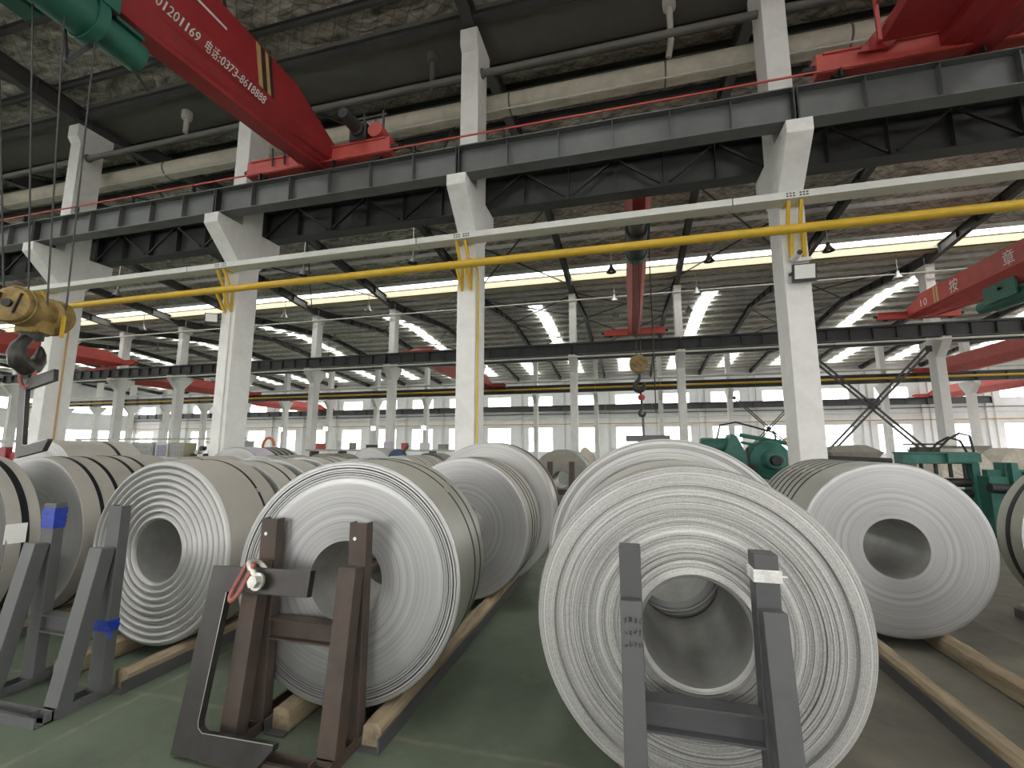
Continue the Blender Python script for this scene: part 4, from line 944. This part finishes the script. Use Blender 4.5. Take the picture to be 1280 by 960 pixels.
# ------------------------------------------------------------------ machines at the right
g = thing('decoiler_machine', 'green decoiling machine with round drive housing between the coils and right column', 'machine', (3.1, 13.6, 0))
ob('base', MB().box(1.9, 4.6, 13.2, 14.6, 0, .55).box(2.1, 4.4, 13.3, 14.5, .55, .75), 'mgreen', g, bevel=.02)
ob('pedestal', MB().prism([(2.45, .7), (3.1, .7), (3.05, 1.4), (2.8, 2.02), (2.65, 2.08), (2.45, 1.5)], 13.5, 14.2, 'Y'), 'mgreen', g, bevel=.03)
ob('gear_housing', MB().lathe([(0, -.75), (.20, -.75), (.24, -.7), (.26, -.4), (.48, -.3), (.52, -.2), (.52, .4), (0, .4)], 30, (3.55, 13.75, 1.38)), 'mgreen', g, True)
ob('shaft_hub', MB().lathe([(0, -.9), (.11, -.9), (.13, -.88), (.13, -.74), (0, -.74)], 20, (3.55, 13.75, 1.38)), 'black', g, True)
ob('motor', MB().lathe([(0, -.45), (.17, -.45), (.2, -.4), (.2, .3), (.16, .34), (0, .34)], 20, (2.35, 13.9, 1.78), 'X'), 'mgreen', g, True)
for i in range(3): ob('fitting', MB().lathe([(0, -.05), (.10, -.05), (.10, .05), (0, .05)], 12, (2.0+.16*i, 13.9, 1.78), 'X'), 'mgreen', g, True)
ob('cylinder', MB().tube([(2.9, 13.7, 2.05), (4.4, 13.7, 1.75)], .06, 10).tube([(2.9, 13.6, 1.85), (4.3, 13.6, 1.55)], .04, 10), 'mgreen', g, True)
ob('guard_pipe', MB().tube([(2.3, 13.6, 1.95), (2.4, 13.6, 2.32), (2.8, 13.6, 2.40), (3.6, 13.6, 2.15), (3.75, 13.6, 2.1), (3.75, 13.6, 1.9)], .025, 8), 'plate', g, True)
ob('small_motor', MB().lathe([(0, -.16), (.11, -.16), (.11, .16), (0, .16)], 14, (2.95, 13.1, 1.15), 'X').tube([(2.95, 13.1, .6), (2.95, 13.1, 1.7)], .03, 8), 'black', g, True)
ob('yellow_guard', MB().bar((4.1, 14.2, 1.9), (4.5, 14.2, 2.1), .08, .08).bar((4.3, 14.2, 1.6), (4.3, 14.2, 2.15), .06, .06), 'yellow', g)
g = thing('levelling_machine', 'green roller levelling machine with hoses behind the seven-strap coil', 'machine', (6.6, 11.5, 0))
ob('top_beam', MB().box(5.45, 6.75, 11.3, 11.6, 1.38, 1.60).box(5.45, 6.75, 11.25, 11.65, 1.58, 1.62), 'mgreen', g, bevel=.01)
ob('crosshead', MB().box(6.2, 6.75, 11.2, 11.7, 1.42, 1.60), 'mgreen', g)
for i in range(5): ob('adjuster', MB().tube([(5.6+i*.25, 11.45, 1.1), (5.6+i*.25, 11.45, 1.4)], .035, 8), 'plate', g, True)
for x in (5.55, 6.70): ob('frame_post', MB().box(x-.06, x+.06, 11.3, 11.6, 0, 1.4), 'mgreen', g)
for z in (.55, .78, 1.0): ob('roller', MB().tube([(5.6, 11.45, z), (6.7, 11.45, z)], .09, 14), 'hooksteel', g, True)
ob('side_frame', MB().box(6.7, 7.0, 11.0, 11.5, .0, 1.15).box(6.98, 7.18, 11.0, 11.3, .3, 1.42), 'mgreen', g, bevel=.01)
ob('cross_beam', MB().box(6.75, 7.85, 11.1, 11.25, 1.10, 1.28), 'mgreen', g, bevel=.01)
ob('side_post', MB().box(7.02, 7.12, 10.9, 11.0, .4, 1.42).box(7.22, 7.32, 10.9, 11.0, .4, 1.25), 'mgreen', g)
ob('pinch_roller', MB().tube([(6.6, 10.85, .95), (7.8, 10.85, .88)], .09, 14), 'plate', g, True)
ob('wedge_body', MB().prism([(7.2, 0), (8.3, 0), (8.3, .85), (7.9, .85), (7.45, .72), (7.2, .9)], 10.6, 11.2, 'Y').prism([(7.0, 0), (7.3, 0), (7.3, .5), (7.1, .62), (7.0, .5)], 10.2, 10.6, 'Y'), 'mgreen', g, bevel=.01)
ob('table_plate', MB().box(7.35, 8.6, 10.4, 11.0, .93, .96), 'cabwhite', g)
ob('hose', MB().tube([(6.0, 11.4, 1.6), (6.15, 11.4, 1.8), (6.35, 11.4, 1.92), (6.55, 11.4, 1.85), (6.68, 11.4, 1.5), (6.72, 11.4, 1.1)], .022, 8).tube([(6.1, 11.4, 1.6), (6.35, 11.4, 1.88), (6.55, 11.4, 2.0), (6.72, 11.4, 1.95), (6.76, 11.4, 1.6), (6.75, 11.4, 1.2)], .022, 8), 'rubber', g, True)
ob('hydraulic_unit', MB().box(5.9, 6.3, 11.6, 11.9, 1.6, 1.72).tube([(5.7, 11.7, 1.78), (6.4, 11.7, 1.78)], .02, 6), 'brown', g)
def wrapped(label, X, Y, R, W, base=.002):
    t = thing('wrapped_roll', label, 'wrapped roll', (X, Y, base), rz(.25), 'cloth-wrapped rolls')
    vs = []; n = 72; rad = [.06, .2, .45, .75, .93, 1.0]
    for i, q in enumerate(rad):
        for k in range(n):
            a = 2*math.pi*k/n; d = .03*math.sin(k*math.pi/2+q*2)*(1-q)*1.6
            vs.append((q*R*math.cos(a), -.05*(1-q)+d+(.06 if q > .97 else 0), q*R*math.sin(a)))
    fs = [(i*n+k, i*n+(k+1) % n, (i+1)*n+(k+1) % n, (i+1)*n+k) for i in range(len(rad)-1) for k in range(n)]
    ob('pleated_end', MB().add(vs, fs), 'burlap', t, True, (0,0,R), local=True)
    ob('roll_body', _open_lathe([(R, .06), (R*1.01, W*.5), (R, W), (R*.5, W+.02), (.06, W)], 64), 'burlap', t, True, (0,0,R), local=True)
    ob('core_plug', MB().lathe([(0, -.09), (.05, -.09), (.07, -.04), (0, -.04)], 14), 'tarp', t, True, (0,0,R), local=True)
wrapped('cloth-wrapped roll with pleated end behind the green levelling machine', 9.2, 15.8, .84, .8)
wrapped('cloth-wrapped roll at the right edge behind the machine', 11.1, 16.6, .85, .8)
for i, (x, z, w, h, y) in enumerate(((10.6, 0, 1.0, .9, 20.2), (10.6, .9, .9, .75, 20.2), (11.7, 0, 1.0, 1.0, 20.2), (11.75, 1.0, 1.0, .78, 20.2), (12.85, 0, 1.0, .9, 20.2), (12.85, .9, .95, .80, 20.2))):
    lv = 'lower' if i % 2 == 0 else 'upper'; t = thing('storage_crate', 'dusty brown crate by the right windows, %s one of the %s stack' % (lv, ('left', 'middle', 'right')[i//2]), 'crate', (x, y, z), group='dusty crates')
    ob('crate_box', MB().box(x-w/2, x+w/2, y-.4, y+.4, z+.002, z+h-.06), 'crate', t, bevel=.01)
    ob('crate_lid', MB().box(x-w/2-.02, x+w/2+.02, y-.42, y+.42, z+h-.06, z+h), 'tarp', t)
t = thing('covered_hopper', 'tarp-covered hopper behind the seven-strap coil', 'hopper', (8.0, 20.0, 0))
ob('hopper_tarp', MB().add([(7.2,19.5,1.55),(8.9,19.5,1.55),(8.9,20.5,1.55),(7.2,20.5,1.55),(7.5,19.6,1.0),(8.5,19.6,1.0),(8.5,20.4,1.0),(7.5,20.4,1.0),(7.35,19.6,1.78),(8.4,19.6,1.80),(8.4,20.4,1.82),(7.35,20.4,1.74)], [(0,1,5,4),(1,2,6,5),(2,3,7,6),(3,0,4,7),(4,5,6,7),(8,9,1,0),(9,10,2,1),(10,11,3,2),(11,8,0,3),(8,11,10,9)]), 'tarp', t)
ob('hopper_leg', MB().box(7.55, 7.65, 19.65, 19.75, 0, 1.0).box(8.35, 8.45, 19.65, 19.75, 0, 1.0).box(7.55, 7.65, 20.25, 20.35, 0, 1.0).box(8.35, 8.45, 20.25, 20.35, 0, 1.0).box(7.5, 8.5, 19.6, 20.4, .85, 1.0), 'crate', t)
t = thing('shaft_stand', 'black shaft lying on trestles behind the seven-strap coil', 'shaft', (4.2, 10.2, 0))
ob('shaft', MB().tube([(3.7, 10.2, 1.50), (4.75, 10.2, 1.46)], .05, 12), 'black', t, True)
for x in (3.8, 4.6): ob('trestle', MB().bar((x, 10.2, 1.44), (x-.1, 10.0, 0), .05, .05).bar((x, 10.2, 1.44), (x+.1, 10.4, 0), .05, .05), 'plate', t)

# ------------------------------------------------------------------ machines and cabinets far left and middle
def cabinet(label, x, y, w, h, m, z0=.0, panel=None, grid=False):
    t = thing('control_cabinet', label, 'cabinet', (x, y, z0), group='machine cabinets at the left')
    ob('cabinet_body', MB().box(x-w/2, x+w/2, y-.35, y+.35, z0, z0+h), m, t, bevel=.02)
    if panel: ob('cabinet_panel', MB().box(x-w*.38, x+w*.38, y-.362, y-.35, z0+h*.62, z0+h*.94), panel, t)
    if grid:
        b = MB()
        for i in range(5): b.box(x-w*.4+i*w*.2-.015, x-w*.4+i*w*.2+.015, y-.366, y-.35, z0+h*.5, z0+h*.95)
        for i in range(4): b.box(x-w*.42, x+w*.42, y-.366, y-.35, z0+h*(.5+.15*i)-.015, z0+h*(.5+.15*i)+.015)
        ob('vent_grid', b, 'frame', t)
    ob('plinth', MB().box(x-w/2+.03, x+w/2-.03, y-.3, y+.3, z0-.0, z0+.05), 'plate', t)
for x, w, h, m, p, gr, lab in ((-28.0, .9, 1.95, 'cabwhite', 'screen', False, 'white machine cabinet with a dark screen, left of the second column'), (-26.6, 1.6, 1.98, 'cabinet', None, True, 'grey cabinet with a square vent grid at the left'), (-25.2, .9, 1.95, 'cabwhite', 'lilac', False, 'white cabinet with a lilac panel at the left'),
                       (-24.1, 1.1, 1.95, 'olive', 'cabinet', True, 'olive cabinet with a lattice front at the left'), (-20.6, 1.9, 2.05, 'cabinet', None, False, 'plain pale grey cabinet left of the second near column')):
    cabinet(lab, x, 20.0, w, h, m, 0, p, gr)
t = thing('pipe_machine', 'dark machine with yellow pipes between the cabinets at the left', 'machine', (-22.4, 20, 0))
ob('machine_body', MB().box(-23.3, -21.7, 19.7, 20.4, 0, 1.1), 'plate', t)
for i in range(5): ob('valve', MB().lathe([(0, -.12), (.13, -.12), (.13, .12), (0, .12)], 12, (-23.1+i*.3, 19.8, 1.25+.2*(i % 3))), ('plate', 'galv', 'rafter')[i % 3], t, True)
ob('yellow_pipe', MB().tube([(-21.8, 19.7, 0.5), (-21.8, 19.7, 1.9), (-22.2, 19.7, 2.0)], .06, 8), 'yellow', t, True)
tag(ob('service_beam', MB().box(-31.5, -19.4, 19.40, 19.56, 2.10, 2.2).box(-31.4, -31.2, 19.40, 19.56, 0, 2.1).box(-19.7, -19.5, 19.40, 19.56, 0, 2.1), 'cabinet'), 'long grey service beam over the cabinets at the left', 'beam')
t = thing('coil_carriage', 'dark machine with a brown wheel behind the high pale coil', 'machine', (-26.2, 16.5, 0))
ob('carriage_body', MB().box(-27.2, -25.6, 16.2, 17, 0, 1.1), 'plate', t, bevel=.03)
ob('brown_wheel', MB().lathe([(.2, -.08), (.45, -.08), (.5, 0), (.45, .08), (.2, .08)], 24, (-25.6, 16.2, 1.5), closed=True), 'brown', t, True)
ob('pale_drum', MB().lathe([(0, -.3), (.38, -.3), (.4, -.25), (.4, .3), (0, .3)], 20, (-26.5, 16.2, 1.45)), 'cabwhite', t, True)
t = thing('red_machine', 'red and yellow machine behind the hanging C-shaped hook', 'machine', (-21.6, 11.6, 0))
ob('red_body', MB().box(-22.6, -21.2, 11.3, 12.1, 0, 1.5).box(-22.2, -21.5, 11.2, 11.4, 1.0, 1.7), 'red', t, bevel=.03)
ob('yellow_post', MB().box(-20.9, -20.7, 11.3, 11.5, 0, 1.75), 'yellow', t); ob('top_rail', MB().box(-24, -20.2, 11.4, 11.5, 1.85, 1.98), 'cabinet', t)
t = thing('cable_reel', 'dark blue reel left of the dark tarp-covered coil', 'reel', (-6.35, 11.6, 0))
ob('reel_disc', MB().lathe([(0, -.05), (.06, -.05), (.26, -.04), (.28, 0), (.28, .1), (0, .1)], 24, (-6.35, 11.6, 1.38)), 'blue', t, True)
ob('reel_stand', MB().bar((-6.35, 11.7, 1.4), (-6.15, 11.7, 0), .06, .06).bar((-6.35, 11.7, 1.4), (-6.6, 11.7, 0), .06, .06), 'plate', t)
ob('reel_arm', MB().bar((-6.35, 11.6, 1.38), (-6.0, 11.6, 1.75), .05, .05), 'plate', t)
tag(ob('hose_loop', MB().tube([(-12.9+.25*math.cos(a*.5), 14.0, 1.75+.3*math.sin(a*.5)) for a in range(13)]+[(-12.7, 14, 1.0), (-12.7, 14, .02)], .05, 8), 'orange', None, True), 'looped orange hose beyond the lilac-filmed coil', 'hose')
t = thing('workbench', 'far cluttered workbench left of the middle column', 'bench', (-12.5, 22, 0))
ob('bench_top', MB().box(-17.5, -8.0, 21.7, 22.5, 1.50, 1.60), 'cabinet', t)
for i in range(6): ob('bench_leg', MB().box(-17.3+i*1.8, -17.15+i*1.8, 21.8, 22.4, 0, 1.5), 'brown', t)
rn = random.Random(9)
for i in range(9):
    x = -17+i*1.05; w = rn.uniform(.2, .5); h = rn.uniform(.2, .5)
    tag(ob('parts_box', MB().box(x, x+w, 21.9, 22.3, 1.602, 1.602+h).box(x-.015, x+w+.015, 21.885, 22.315, 1.602+h, 1.622+h), ('red2', 'cabwhite', 'crate', 'plate', 'pinkfilm')[i % 5], None, False), 'small box on the far workbench, %s from the left' % ORD[i], 'box', 'boxes on the far workbench')
for i, (x, y, s) in enumerate(((-2.3, 24, .52), (-.75, 24, .56), (.8, 24.2, .52))):
    b = MB().lathe([(0, .0), (s*1.3, .0), (s*1.25, .5), (s*1.0, 1.1), (s*.7, 1.4), (s*.3, 1.6), (0, 1.65)], 20, (x, y, 0), 'Z')
    b.v = [(v[0]+.06*math.sin(v[2]*9+v[1]*3), v[1], v[2]*(1+.06*math.sin(v[0]*5))) for v in b.v]
    tag(ob('tarp_heap', b, 'burlap', None, True), 'cloth-covered heap by the far windows, %s of three' % ('left', 'middle', 'right')[i], 'covered heap', 'cloth-covered heaps')
